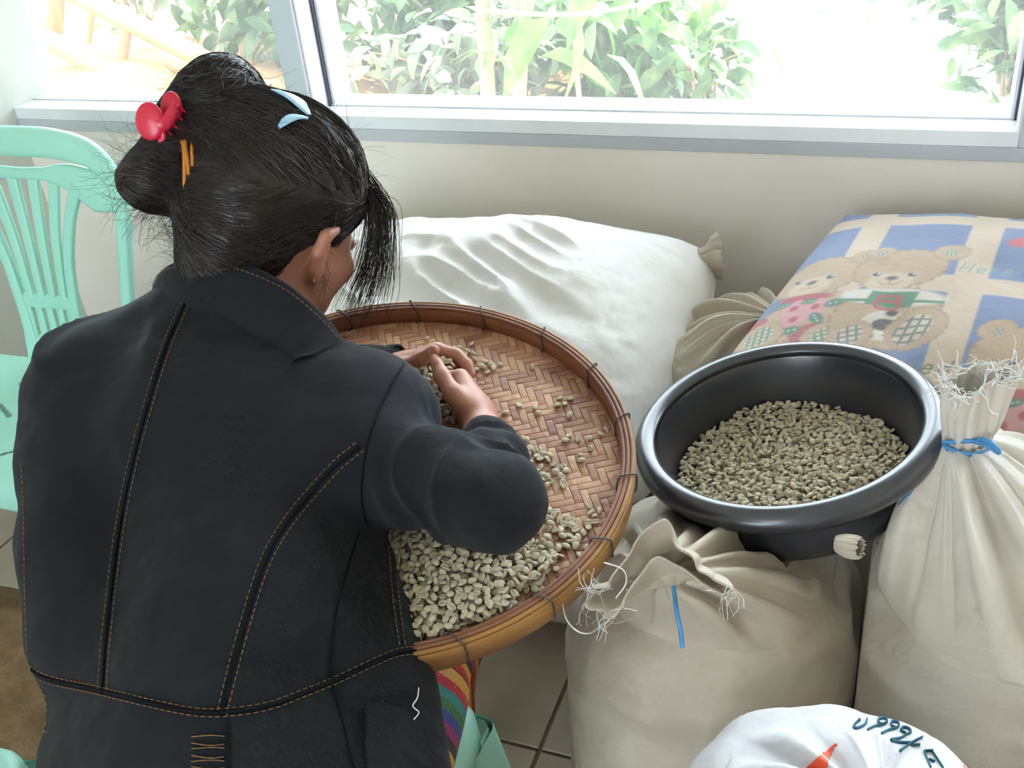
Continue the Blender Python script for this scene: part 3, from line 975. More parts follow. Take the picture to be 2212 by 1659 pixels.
# green handwriting and orange stripes printed on the sack's crumpled top
_me = bE.data
SEB = bvh(np.array([p.co for p in _me.vertices]), [tuple(p.vertices) for p in _me.polygons])
def on_sack(x, y, lift):
    r = ray(x, y)
    h, nn, _, _ = SEB.ray_cast(Vector(CAM_C), Vector(r))
    return None if h is None else np.array(h) - r * lift
M_ink = mat('green_marker_ink', '1f6a6a', 0.6, '27577f', 60, 2)
M_orange_print = mat('orange_print', 'd8482a', 0.55, 'e05b2c', 40, 3)
def zpx(x, y): return 1480 + x / 3.02, 1500 + y / 3.02
strokes = [[(1185, 165), (1168, 205), (1115, 228), (1100, 210), (1140, 168)],
           [(1300, 198), (1265, 190), (1262, 168), (1300, 160), (1318, 180), (1290, 200), (1240, 212), (1190, 235)],
           [(1375, 218), (1345, 205), (1350, 185), (1385, 188), (1395, 205), (1370, 225), (1325, 238), (1280, 260)],
           [(1440, 255), (1408, 240), (1420, 222), (1455, 228), (1472, 250), (1440, 265), (1400, 290), (1340, 300)],
           [(1340, 305), (1395, 318), (1470, 320)], [(1545, 282), (1470, 322), (1400, 372)], [(1475, 335), (1530, 332)],
           [(1560, 372), (1580, 425), (1602, 478)], [(1585, 425), (1625, 440)], [(1610, 372), (1650, 430), (1682, 480)], [(1560, 372), (1612, 370)]]
for q_ in strokes:
    p_ = [on_sack(*zpx(*c), 0.0006) for c in smooth_path([(a, b, 0) for a, b in q_], 24)[:, :2]]
    p_ = np.array([c for c in p_ if c is not None])
    if len(p_) > 3: MB().tube(p_, 0.0029, 6, flat=0.3).build('ink_stroke', M_ink, se)
def printed_patch(poly, name):
    poly = [zpx(*c) for c in poly]
    xs, ys = [c[0] for c in poly], [c[1] for c in poly]
    n_ = 26
    gx_, gy_ = np.meshgrid(np.linspace(min(xs), max(xs), n_), np.linspace(min(ys), max(ys), n_), indexing='ij')
    def inside(x, y):
        c = False
        for (x0, y0), (x1, y1) in zip(poly, poly[1:] + poly[:1]):
            if (y0 > y) != (y1 > y) and x < (x1 - x0) * (y - y0) / (y1 - y0 + 1e-9) + x0: c = not c
        return c
    V_, idx_ = [], {}
    for i in range(n_):
        for j in range(n_):
            if inside(gx_[i, j], gy_[i, j]):
                p_ = on_sack(gx_[i, j], gy_[i, j], 0.0010)
                if p_ is not None: idx_[i, j] = len(V_); V_.append(p_)
    F_ = [(idx_[i, j], idx_[i + 1, j], idx_[i + 1, j + 1], idx_[i, j + 1]) for i, j in idx_ if all(k in idx_ for k in ((i + 1, j), (i + 1, j + 1), (i, j + 1)))]
    if F_: obj(name, V_, F_, M_orange_print, se)
printed_patch([(1040, 265), (960, 325), (860, 400), (740, 520), (900, 540), (935, 470), (965, 370)], 'orange_stripe')
printed_patch([(1775, 395), (1860, 408), (1905, 440), (1950, 520), (1850, 540)], 'orange_stripe')

# ---- jute sack on the floor at the far left
sj = empty('jute_sack', (-1.28, 0.62, 0)); tag(sj, 'brown jute sack slumped on the floor beside the woman', 'sack')
def dispJ(u, v, P):
    return 0.02 * fbm(P, 7, 3) + 0.012 * (1 - np.abs(noise(P * [1, 3, 1], 4, 9)) * 2)
pillow(sj, (-1.30, 0.76, 0.13), (0.30, 0.02, 0), (-0.02, 0.27, 0.0), (0, 0, 1), 0.14, M_jute, 9, nu=120, nv=100, disp=dispJ, p=3.0)

# ================================================================ CUSHION
def seg_d(X, Y, pts):
    d = np.full(X.shape, 9.0)
    for (x0, y0), (x1, y1) in zip(pts[:-1], pts[1:]):
        dx, dy = x1 - x0, y1 - y0
        t = np.clip(((X - x0) * dx + (Y - y0) * dy) / (dx * dx + dy * dy + 1e-12), 0, 1)
        d = np.minimum(d, np.hypot(X - x0 - t * dx, Y - y0 - t * dy))
    return d

class Print:
    """flat print on a cloth, drawn in the cloth's own (u, v) coordinates"""
    def __init__(self, X, Y, base):
        self.X, self.Y = X, Y
        self.c = np.broadcast_to(np.array(hexc(base)), X.shape + (3,)).copy()
    def fill(self, m, col, a=1.0):
        m = np.clip(m, 0, 1)[..., None] * a
        self.c = self.c * (1 - m) + np.array(hexc(col)) * m
    def soft(self, d, w=0.004):
        return 0.5 - d / w
    def ell(self, x, y, rx, ry, col, rot=0.0, fuzz=0.0, seed=0, mask=None, a=1.0):
        c, s = math.cos(rot), math.sin(rot)
        dx, dy = self.X - x, self.Y - y
        p, q = (c * dx + s * dy) / rx, (-s * dx + c * dy) / ry
        k = np.hypot(p, q)
        if fuzz:
            ang = np.arctan2(q, p)
            k = k + fuzz * (np.sin(ang * 23 + seed) + 0.7 * np.sin(ang * 37 + 2 * seed)) * 0.5
        m = self.soft((k - 1) * min(rx, ry))
        if mask is not None: m = m * mask
        self.fill(m, col, a)
        return np.clip(m, 0, 1)
    def box(self, x0, x1, y0, y1, col):
        d = np.maximum(np.maximum(x0 - self.X, self.X - x1), np.maximum(y0 - self.Y, self.Y - y1))
        self.fill(self.soft(d), col)
    def line(self, pts, w, col):
        self.fill(self.soft(seg_d(self.X, self.Y, pts) - w / 2, 0.002), col)
    def plaid(self, x, y, rx, ry, rot, base, col, step=0.012, w=0.0022):
        m = self.ell(x, y, rx, ry, base, rot)
        c, s = math.cos(rot + 0.3), math.sin(rot + 0.3)
        p, q = c * (self.X - x) + s * (self.Y - y), -s * (self.X - x) + c * (self.Y - y)
        g = np.maximum(np.clip(1.5 - np.abs((p + 5) % step - step / 2) / w, 0, 1), np.clip(1.5 - np.abs((q + 5) % step - step / 2) / w, 0, 1))
        self.fill(g * m, col, 0.85)

GLYPH = {  # simple strokes in a 1 x 1 box, y up
    'H': [[(0, 0), (0.1, 1)], [(0.6, 0), (0.7, 1)], [(0.05, 0.5), (0.65, 0.5)]],
    'e': [[(0.05, 0.32), (0.5, 0.34), (0.45, 0.58), (0.2, 0.62), (0.03, 0.35), (0.1, 0.05), (0.3, 0.0), (0.48, 0.12)]],
    'r': [[(0, 0), (0.08, 0.6)], [(0.06, 0.4), (0.25, 0.6), (0.42, 0.55)]],
    'l': [[(0, 0), (0.12, 1)]],
    'o': [[(0.25, 0), (0.03, 0.2), (0.1, 0.5), (0.3, 0.62), (0.5, 0.45), (0.45, 0.12), (0.25, 0)]],
    'm': [[(0, 0), (0.08, 0.6)], [(0.06, 0.42), (0.25, 0.6), (0.38, 0.5), (0.33, 0)], [(0.36, 0.42), (0.55, 0.6), (0.68, 0.5), (0.63, 0)]],
    'd': [[(0.45, 0.5), (0.25, 0.6), (0.05, 0.35), (0.1, 0.03), (0.3, 0.02), (0.42, 0.2)], [(0.56, 1.0), (0.42, 0)]],
    '0': [[(0.3, 0.0), (0.05, 0.3), (0.1, 0.8), (0.35, 1.0), (0.55, 0.7), (0.5, 0.2), (0.3, 0)]],
    '9': [[(0.5, 0.7), (0.3, 1.0), (0.08, 0.8), (0.15, 0.55), (0.45, 0.6), (0.52, 0.75), (0.4, 0.0)]],
    '1': [[(0.2, 0.0), (0.3, 1.0)]],
    '4': [[(0.35, 1.0), (0.05, 0.4), (0.65, 0.4)], [(0.5, 0.65), (0.42, 0.0)]],
}
def write(pr, txt, x, y, h, w, col, dirx=(1, 0), diry=(0, 1), adv=0.72):
    dx, dy = np.array(dirx, float), np.array(diry, float)
    o = np.array([x, y], float)
    for ch in txt:
        if ch != ' ':
            for st in GLYPH[ch]:
                pr.line([tuple(o + h * (a * dx + b * dy)) for a, b in st], w, col)
        o = o + dx * h * adv * (1.25 if ch in 'mH' else 0.55 if ch in 'l1' else 1)

cu = empty('patterned_cushion', (0.12, 1.5, 0.5)); tag(cu, 'blue and cream cushion printed with teddy bears', 'cushion')
CU_C = np.array([0.160, 1.545, 0.632]); CU_U = np.array([0.36, -0.01, -0.004]); CU_V = np.array([0.085, 0.245, 0.060])
CU_N = unit(np.cross(CU_U, CU_V))
def dispCu(u, v, P):
    return 0.006 * fbm(P, 7, 21) + 0.010 * np.exp(-((u + 0.35 + 0.4 * (v + 0.4)) / 0.07) ** 2) * np.exp(-((v + 0.45) / 0.35) ** 2) * -1.0 + 0.004 * ridge(P * [1, 2, 1], 7, 4) * np.clip((np.abs(v) - 0.4) / 0.5, 0, 1)
M_cush = mat('printed_cotton', 'ffffff', 0.85, (0.90, 0.89, 0.88), 7, 4, bump=0.12, bscale=60, attr='col', weave=0.15, wscale=700, sheen=0.1)
ob, uu, vv, top = pillow(cu, CU_C, CU_U, CU_V, CU_N, 0.070, M_cush, 8, nu=620, nv=460, p=2.6, disp=dispCu, edge_pow=0.62, ear=0.65)
CUSH_TOP = (uu, vv, top)

# print on the cushion: coordinates in metres on the cloth (X right, Y up the slope), origin at the centre
_X, _Y = uu * 0.36 + 0.034, vv * 0.26 + 0.008
BLUE, CREAM, TAN, TAN2 = '6480b0', 'd8c3aa', 'c3a788', 'd9c2a6'
pr = Print(_X, _Y, BLUE)
_XS = _X + 0.16 * _Y                     # the lattice runs a little askew
for xc in (-0.375, -0.205, -0.030, 0.165, 0.34):
    pr.fill(pr.soft(np.abs(_XS - xc) - 0.024), CREAM)
for yc in (-0.215, 0.005, 0.195):
    pr.fill(pr.soft(np.abs(_Y + 0.04 * _X - yc) - 0.020), CREAM)

def flower(x, y, r):
    for k in range(5):
        a = k * 2 * math.pi / 5 + 0.3
        pr.ell(x + r * 0.62 * math.cos(a), y + r * 0.62 * math.sin(a), r * 0.5, r * 0.5, 'dc9aa4')
    pr.ell(x, y, r * 0.36, r * 0.36, 'b8455c')
def leaf_(x, y, r, rot):
    pr.ell(x, y, r, r * 0.55, '3f7d6a', rot)
    for k in (-0.5, 0.0, 0.5):
        pr.ell(x + k * r * math.cos(rot), y + k * r * math.sin(rot), r * 0.1, r * 0.1, 'cfe0d6')
def face(x, y, s=1.0):
    pr.ell(x, y - 0.012 * s, 0.034 * s, 0.024 * s, TAN2)
    for k in (-1, 1):
        pr.ell(x + k * 0.026 * s, y + 0.007 * s, 0.0085 * s, 0.0068 * s, 'e6dccd')
        pr.ell(x + k * 0.026 * s, y + 0.007 * s, 0.0068 * s, 0.0056 * s, '35363f')
        pr.ell(x + k * 0.026 * s + 0.002, y + 0.009 * s, 0.0016 * s, 0.0014 * s, 'ffffff')
    pr.ell(x, y - 0.002 * s, 0.0085 * s, 0.0050 * s, '4a4650')
    pr.line([(x, y - 0.007 * s), (x, y - 0.015 * s)], 0.0012, '7d6a5c')
    pr.line([(x - 0.014 * s, y - 0.013 * s), (x - 0.007 * s, y - 0.018 * s), (x, y - 0.015 * s), (x + 0.007 * s, y - 0.018 * s), (x + 0.014 * s, y - 0.013 * s)], 0.0012, '7d6a5c')
def fur(x, y, rx, ry, rot=0.0, seed=0, col=TAN):
    pr.ell(x, y, rx * 1.06, ry * 1.06, 'a98d70', rot, 0.05, seed)
    pr.ell(x, y, rx, ry, col, rot, 0.05, seed + 1)

# bear in a strawberry dress
fur(-0.222, -0.085, 0.082, 0.062, 0, 3)
pr.ell(-0.315, -0.085, 0.022, 0.020, 'b8455c'); pr.ell(-0.20, -0.118, 0.040, 0.026, 'b8455c')
for k in range(26):
    pr.ell(-0.335 + 0.011 * (k % 13) * 1.0 + 0.05, -0.132 + 0.012 * (k // 13), 0.0016, 0.0016, '5d2432')
fur(-0.262, 0.024, 0.066, 0.050, 0, 5)
fur(-0.205, 0.073, 0.020, 0.018, 0.3, 6); pr.plaid(-0.205, 0.073, 0.010, 0.009, 0.3, TAN2, '7b8f83', 0.006, 0.0012)
face(-0.264, 0.012)
pr.ell(-0.258, -0.030, 0.044, 0.010, 'b8455c')
for x, y in ((-0.262, -0.055), (-0.228, -0.055), (-0.250, -0.082)): flower(x, y, 0.019)
for x, y, r, t in ((-0.285, -0.045, 0.013, 0.4), (-0.245, -0.040, 0.012, 0.1), (-0.200, -0.046, 0.018, 0.4), (-0.215, -0.082, 0.016, -0.8), (-0.245, -0.108, 0.017, 0.2)): leaf_(x, y, r, t)
fur(-0.290, -0.118, 0.036, 0.034, 0, 8); fur(-0.182, -0.122, 0.036, 0.032, 0, 9)
pr.plaid(-0.290, -0.118, 0.022, 0.026, 0, 'd9d3b8', '4a7a66', 0.010, 0.0020)
pr.plaid(-0.182, -0.122, 0.022, 0.022, 0.2, 'd9d3b8', '4a7a66', 0.010, 0.0020)

# bear in a striped jersey with a football
fur(-0.118, -0.075, 0.074, 0.066, 0, 13)
fur(-0.140, 0.040, 0.064, 0.050, 0.15, 15)
fur(-0.082, 0.088, 0.026, 0.022, -0.3, 16); pr.plaid(-0.084, 0.087, 0.012, 0.010, 0, TAN2, '5c8f80', 0.006, 0.0012)
fur(-0.185, 0.082, 0.020, 0.016, 0.3, 17); pr.plaid(-0.185, 0.082, 0.010, 0.009, 0.3, TAN2, '5c8f80', 0.006, 0.0012)
face(-0.143, 0.018)
pr.ell(-0.125, -0.030, 0.078, 0.020, 'e3ddd2'); pr.box(-0.158, -0.090, -0.050, -0.016, '3f8a6c'); pr.line([(-0.200, -0.042), (-0.050, -0.036)], 0.006, '3f8a6c')
pr.line([(-0.142, -0.026), (-0.118, -0.025), (-0.110, -0.031), (-0.118, -0.036), (-0.140, -0.037), (-0.145, -0.031), (-0.142, -0.026)], 0.005, 'c0475a')
pr.line([(-0.140, -0.037), (-0.112, -0.037), (-0.106, -0.046), (-0.114, -0.053), (-0.138, -0.054), (-0.145, -0.046), (-0.140, -0.037)], 0.005, 'c0475a')
pr.ell(-0.115, -0.090, 0.032, 0.034, 'e2dccf')
pr.ell(-0.114, -0.086, 0.016, 0.013, '3c3a44', 0.5); pr.ell(-0.128, -0.118, 0.012, 0.009, '3c3a44', 0.3); pr.ell(-0.112, -0.060, 0.009, 0.006, '3c3a44')
pr.line([(-0.100, -0.082), (-0.086, -0.074)], 0.0016, '3c3a44'); pr.line([(-0.122, -0.097), (-0.126, -0.110)], 0.0016, '3c3a44')
fur(-0.066, -0.092, 0.040, 0.040, 0.3, 18); fur(-0.150, -0.118, 0.030, 0.032, 0, 19)
pr.plaid(-0.070, -0.094, 0.024, 0.030, -0.3, 'd6ccb4', '585c6c', 0.014, 0.0022)
pr.plaid(-0.150, -0.118, 0.018, 0.024, 0.1, 'd6ccb4', '585c6c', 0.012, 0.0020)

# third bear, low on the right
fur(0.105, -0.200, 0.085, 0.060, 0, 23)
fur(0.095, -0.130, 0.070, 0.052, 0, 25)
fur(0.042, -0.088, 0.024, 0.020, 0.4, 26); pr.plaid(0.044, -0.092, 0.011, 0.009, 0.4, TAN2, '7c8088', 0.006, 0.0012)
fur(0.150, -0.085, 0.024, 0.020, -0.4, 27)
face(0.108, -0.150)
pr.ell(0.100, -0.195, 0.050, 0.010, 'b8455c')
for x, y in ((0.085, -0.222), (0.125, -0.222), (0.105, -0.240)): flower(x, y, 0.018)
for x, y, r, t in ((0.105, -0.207, 0.013, 0.3), (0.145, -0.210, 0.014, -0.5), (0.068, -0.238, 0.014, 0.2)): leaf_(x, y, r, t)
# ribbon of the next bear above
pr.ell(0.010, 0.128, 0.026, 0.016, 'cf4f63', 0.4); fur(0.060, 0.130, 0.045, 0.045, 0, 33); fur(0.155, 0.1, 0.05, 0.05, 0, 35)
write(pr, 'Here lo', -0.055, 0.038, 0.022, 0.0022, '6fa5a0', adv=0.85)
write(pr, 'med', -0.055, -0.178, 0.026, 0.0026, '3c6a62', adv=0.85)
_tc = (pr.c * 0.72 + np.array([0.165, 0.155, 0.150])).reshape(-1, 3)  # whitish haze mixed into all the print colours
color_attr(ob.data, np.concatenate([_tc, np.broadcast_to(np.array(hexc('4f648f')), _tc.shape)]))

# ================================================================ BASIN
def basin_w(v):
    v = np.asarray(v, float)
    return BA_C + v[..., 0:1] * BA_A + v[..., 1:2] * BA_B + v[..., 2:3] * BA_N
M_basin = mat('black_plastic', '23252c', 0.30, '2a2c34', 6, 2, spec=0.8, coat=0.4, bump=0.02, bscale=80)
ba = empty('plastic_basin', BA_C + BA_N * -0.113); tag(ba, 'round black plastic basin of green coffee beans resting on sacks', 'basin')
wall = [(0.0, -0.106), (0.06, -0.106), (0.126, -0.106), (0.142, -0.102), (0.149, -0.092), (0.154, -0.065), (0.160, -0.035), (0.166, -0.014), (0.170, -0.005),
        (0.173, -0.02), (0.168, -0.050), (0.162, -0.08), (0.156, -0.100), (0.145, -0.111), (0.125, -0.113), (0.0, -0.113)]
v, f = lathe(wall, 96)
obj('bowl', basin_w(v), f, M_basin, ba)
rimp = [(0.165, -0.010), (0.168, -0.003), (0.174, 0.0015), (0.181, 0.002), (0.188, -0.001), (0.1935, -0.007), (0.195, -0.014), (0.1945, -0.021), (0.192, -0.026), (0.1915, -0.024), (0.190, -0.016), (0.183, -0.006), (0.172, -0.006)]
v, f = lathe(rimp, 128, True)
obj('rolled_rim', basin_w(v), f, M_basin, ba)

# ================================================================ COFFEE BEANS
def bean_mesh(nu=12, nv=8):
    V = []
    for j in range(nv + 1):
        ph = math.pi * j / nv
        for i in range(nu):
            a = 2 * math.pi * i / nu
            x = math.cos(ph); r = math.sin(ph)
            y, z = r * math.cos(a), r * math.sin(a)
            if z < 0:
                z = z * 0.42
            if z <= 0.02 and abs(y) < 0.25 and abs(x) < 0.93:
                z = 0.10 + 0.06 * math.sin(3 * x)      # centre cut
            V.append((0.0050 * x, 0.0037 * y, -0.0029 * z))
    f = grid_faces(nv + 1, nu, False, True)[:, ::-1]
    return np.array(V), f
BV, BF = bean_mesh(16, 8)      # flat side with the cut faces +z
M_bean = None
def bean_mat():
    m = mat('green_coffee_bean', 'b3a78c', 0.55, 'a1977c', 120, 3, bump=0.05, bscale=400)
    N, L = m.node_tree.nodes, m.node_tree.links
    b = N['Principled BSDF']
    gi = N.new('ShaderNodeNewGeometry')
    cr = N.new('ShaderNodeValToRGB')
    cr.color_ramp.elements[0].color = (*hexc('a89f83'), 1)
    cr.color_ramp.elements[1].color = (*hexc('d3c8ad'), 1)
    el = cr.color_ramp.elements.new(0.5); el.color = (*hexc('bfb598'), 1)
    el = cr.color_ramp.elements.new(0.85); el.color = (*hexc('c9b79e'), 1)
    L.new(gi.outputs['Random Per Island'], cr.inputs[0])
    L.new(cr.outputs[0], b.inputs['Base Color'])
    return m
M_bean = bean_mat()

def rand_rot(n, rng, flat=0.5):
    """random orientations: lying beans, about half with the cut up"""
    yaw = rng.uniform(0, 2 * np.pi, n)
    flip = np.where(rng.random(n) < 0.5, 0, np.pi) + rng.normal(0, flat, n)
    pit = rng.normal(0, flat * 0.6, n)
    cy, sy, cr, sr, cp, sp = np.cos(yaw), np.sin(yaw), np.cos(flip), np.sin(flip), np.cos(pit), np.sin(pit)
    Z, O = np.zeros(n), np.ones(n)
    Rz = np.stack([np.stack([cy, -sy, Z], -1), np.stack([sy, cy, Z], -1), np.stack([Z, Z, O], -1)], 1)
    Rx = np.stack([np.stack([O, Z, Z], -1), np.stack([Z, cr, -sr], -1), np.stack([Z, sr, cr], -1)], 1)
    Ry = np.stack([np.stack([cp, Z, sp], -1), np.stack([Z, O, Z], -1), np.stack([-sp, Z, cp], -1)], 1)
    return Rz @ Ry @ Rx

def heap(pos, rots, scale):
    return scatter(BV, BF, np.asarray(pos), rots, scale)

# beans in the basin (level slightly sloping with the basin)
rng = np.random.default_rng(21)
LV = -0.080
pts = []
sp = 0.0074
for ix in range(-24, 25):
    for iy in range(-24, 25):
        for lay in range(2):
            x, y = (ix + 0.5 * (iy % 2)) * sp + rng.normal(0, 0.0022), iy * sp * 0.87 + rng.normal(0, 0.0022)
            r = math.hypot(x, y)
            if r > 0.1475: continue
            z = LV + 0.006 * math.sin(x * 23) * math.cos(y * 19) - lay * 0.006 + rng.normal(0, 0.0016) + 0.05 * (-0.10 - x) * 0.3
            pts.append((x, y, z + 0.10 * (r / 0.14) ** 6 * 0.02))
pts = np.array(pts)
Rb = rand_rot(len(pts), rng, 0.7)
BM = np.stack([BA_A, BA_B, BA_N], 1)
v, f = heap(basin_w(pts), np.einsum('ij,njk->nik', BM, Rb), rng.uniform(0.88, 1.12, len(pts)))
cap, cf = lathe([(0.0, LV - 0.012), (0.07, LV - 0.012), (0.145, LV - 0.012), (0.140, LV - 0.03), (0.0, LV - 0.03)], 40)
f = np.concatenate([f, cf + len(v)]); v = np.concatenate([v, basin_w(cap)])
ob_ = obj('basin_coffee_beans', v, f, M_bean)
tag(ob_, 'heap of pale green coffee beans filling the black basin', 'beans', kind='stuff')

# ================================================================ WINNOWING TRAY
TR_C, TR_R = np.array([-0.560, 0.886, 0.7385]), 0.300
TR_N = unit([0.105, -0.148, 1.0])
TR_A = unit(np.cross([0, 1, 0], TR_N)); TR_B = np.cross(TR_N, TR_A)
TR_M = np.stack([TR_A, TR_B, TR_N], 1)
TZ = -0.026                 # woven floor below the rim
def tray_w(v):
    v = np.asarray(v, float)
    return TR_C + v[..., 0:1] * TR_A + v[..., 1:2] * TR_B + v[..., 2:3] * TR_N
def tray_px(x, y, h=0.0):
    """tray-plane (a, b) of a picture point, at height h over the woven floor"""
    r = ray(x, y)
    p0 = TR_C + TR_N * (TZ + h)
    p = CAM_C + r * ((p0 - CAM_C) @ TR_N / (r @ TR_N))
    q = p - TR_C
    return q @ TR_A, q @ TR_B

def bamboo_strip_mat():
    m = mat('bamboo_strip', 'b98a5c', 0.5, 'a2714a', 30, 4, bump=0.15, bscale=120)
    N, L = m.node_tree.nodes, m.node_tree.links
    b = N['Principled BSDF']
    oi = N.new('ShaderNodeObjectInfo')
    cr = N.new('ShaderNodeValToRGB')
    for k, (p, c) in enumerate(((0.0, 'a1755f'), (0.35, 'b48a6c'), (0.7, 'c8a682'), (1.0, 'ab7b69'))):
        el = cr.color_ramp.elements[0] if k == 0 else cr.color_ramp.elements[len(cr.color_ramp.elements) - 1] if k == 3 else cr.color_ramp.elements.new(p)
        el.position = p; el.color = (*hexc(c), 1)
    L.new(oi.outputs['Random'], cr.inputs[0])
    nz = N.new('ShaderNodeTexNoise'); nz.inputs['Scale'].default_value = 14; nz.inputs['Detail'].default_value = 5
    tc = N.new('ShaderNodeTexCoord'); L.new(tc.outputs['Object'], nz.inputs['Vector'])
    mx = N.new('ShaderNodeMix'); mx.data_type = 'RGBA'; mx.blend_type = 'MULTIPLY'
    cr2 = N.new('ShaderNodeValToRGB'); cr2.color_ramp.elements[0].color = (0.62, 0.5, 0.48, 1); cr2.color_ramp.elements[1].color = (1.15, 1.1, 1.0, 1)
    cr2.color_ramp.elements[0].position = 0.3; cr2.color_ramp.elements[1].position = 0.7
    L.new(nz.outputs['Fac'], cr2.inputs[0])
    mx.inputs['Factor'].default_value = 1.0
    L.new(cr.outputs[0], mx.inputs['A']); L.new(cr2.outputs[0], mx.inputs['B'])
    L.new(mx.outputs['Result'], b.inputs['Base Color'])
    return m
M_strip = bamboo_strip_mat()
M_hoop = mat('yellow_bamboo_hoop', 'a5783c', 0.45, '7a4f28', 9, 5, stretch=(1, 1, 3), bump=0.1, bscale=60)
M_hoop2 = mat('reddish_bamboo_hoop', '8f5f42', 0.45, '704430', 9, 5, stretch=(1, 1, 3), bump=0.1, bscale=60)
M_wire = mat('dark_tie_wire', '3f3a38', 0.55)
tr = empty('winnowing_tray', TR_C + TR_N * (TZ - 0.005)); tag(tr, 'round woven bamboo winnowing tray on the woman\'s lap', 'tray')

WS = 0.0098                # strip pitch
ANG = math.radians(33)
RW = 0.290
nst = int(RW / WS)
def weave_strip(k, direction):
    off = k * WS
    half = math.sqrt(max(RW ** 2 - off ** 2, 0))
    if half < 0.012: return
    js = np.arange(-nst - 2, nst + 3)
    s, z = [], []
    for j in js:
        over = ((k + j) % 6 < 3) if direction == 0 else not ((k + j) % 6 < 3)
        for q in (-0.36, 0.36):
            s.append((j + q) * WS); z.append(0.0008 if over else -0.0008)
    s, z = np.array(s), np.array(z)
    keep = np.abs(s) < half
    s, z = np.concatenate([[-half], s[keep], [half]]), np.concatenate([[z[keep][0]], z[keep], [z[keep][-1]]])
    w = WS * 0.47
    th = 0.0005
    rows = []
    for dw, dz in ((-w, -th), (-w, th * 0.7), (-w * 0.8, th), (w * 0.8, th), (w, th * 0.7), (w, -th)):
        rows.append(np.stack([s, off + dw + 0 * s, z + dz], -1))
    V = np.stack(rows, 1)
    if direction == 1:
        V = V[..., [1, 0, 2]] * [1, 1, 1]
    a = ANG
    V2 = np.stack([V[..., 0] * math.cos(a) - V[..., 1] * math.sin(a), V[..., 0] * math.sin(a) + V[..., 1] * math.cos(a), V[..., 2] + TZ], -1)
    f = grid_faces(V.shape[0], 6, False, True)
    if direction == 1: f = f[:, ::-1]
    obj('bamboo_strip', tray_w(V2.reshape(-1, 3)), f, M_strip, tr, smooth=False)
for k in range(-nst, nst + 1):
    weave_strip(k, 0)
    weave_strip(k, 1)

def hoop(prof, name, m, n=160):
    v, f = lathe(prof, n, True)
    obj(name, tray_w(v), f, m, tr)
def rect(r0, r1, z0, z1, b=0.001):
    return [(r0, z0 + b), (r0, z1 - b), (r0 + b, z1), (r1 - b, z1), (r1, z1 - b), (r1, z0 + b), (r1 - b, z0), (r0 + b, z0)]
hoop(rect(0.2935, 0.2995, -0.034, -0.003), 'outer_hoop', M_hoop)
hoop(rect(0.2815, 0.2865, -0.0255, -0.003), 'inner_hoop', M_hoop2)
for r_, z_, mm in ((0.2845, -0.001, M_hoop2), (0.2895, 0.0, M_hoop2), (0.2950, -0.0005, M_hoop)):
    a = np.arange(10) * 2 * math.pi / 10
    hoop(np.stack([r_ + 0.0027 * np.cos(a), z_ + 0.0022 * np.sin(a)], 1), 'rim_cane', mm)
for k in range(18):
    a = 2 * math.pi * (k + 0.35) / 18
    loop = [(0.2800, -0.022), (0.2800, -0.002), (0.2835, 0.0030), (0.290, 0.0036), (0.2965, 0.0030), (0.3008, -0.003), (0.3010, -0.030), (0.2965, -0.0360), (0.288, -0.030)]
    P = np.array([(r * math.cos(a + 0.01 * q), r * math.sin(a + 0.01 * q), z) for q, (r, z) in enumerate(loop)])
    MB().tube(tray_w(smooth_path(P, 45, True)), 0.0011, 5, closed=True).build('tie_wire', M_wire, tr)

# ---- beans on the tray
def in_poly(x, y, poly):
    c = np.zeros(np.shape(x), bool)
    n = len(poly)
    for i in range(n):
        (x0, y0), (x1, y1) = poly[i], poly[(i + 1) % n]
        m = ((y0 > y) != (y1 > y)) & (x < (x1 - x0) * (y - y0) / (y1 - y0 + 1e-9) + x0)
        c ^= m
    return c
def poly_tray(poly):
    return [tray_px(x, y) for x, y in poly]
rng = np.random.default_rng(77)
placed = []          # (a, b, h, size, individually modelled?)
def fill_poly(poly, spacing, layers, jitter, keep=1.0, hbase=0.0, dome=0.0):
    pp = np.array(poly_tray(poly))
    lo, hi = pp.min(0), pp.max(0)
    c = pp.mean(0)
    out = []
    ext_ = np.linalg.norm(hi - lo) / 2
    for lay in range(layers):
        for a in np.arange(lo[0], hi[0], spacing):
            for b in np.arange(lo[1], hi[1], spacing):
                if rng.random() > keep: continue
                x, y = a + rng.normal(0, jitter), b + rng.normal(0, jitter)
                if not in_poly(x, y, pp) or math.hypot(x, y) > 0.272: continue
                e = min(np.hypot(pp[:, 0] - x, pp[:, 1] - y).min(), 0.06) / 0.06
                d = max(0.0, 1 - (math.hypot(x - c[0], y - c[1]) / ext_) ** 2)
                if lay and rng.random() > d * 1.6: continue
                out.append((x, y, hbase + dome * d * (lay + 1) / max(layers, 1) + lay * 0.0045 * d + rng.uniform(0, 0.0012)))
    return out
main = fill_poly([(865, 1128), (1000, 1165), (1150, 1185), (1205, 1190), (1190, 1240), (1120, 1290), (1112, 1335), (1010, 1365), (935, 1405), (860, 1440), (760, 1400), (690, 1250), (740, 1120)], 0.0078, 3, 0.0022, 1.0, dome=0.012)
med = fill_poly([(1150, 1070), (1185, 1092), (1255, 1128), (1262, 1160), (1235, 1205), (1200, 1235), (1150, 1285), (1115, 1290), (1160, 1180)], 0.0090, 1, 0.0030, 0.95)
under = fill_poly([(850, 1130), (900, 1060), (1100, 1040), (1165, 1075), (1160, 1190), (1000, 1180)], 0.009, 1, 0.003, 0.75)
streak = fill_poly([(1075, 925), (1110, 938), (1150, 955), (1205, 990), (1232, 1035), (1222, 1052), (1175, 1062), (1130, 1040), (1100, 990)], 0.0090, 1, 0.0026, 0.85)
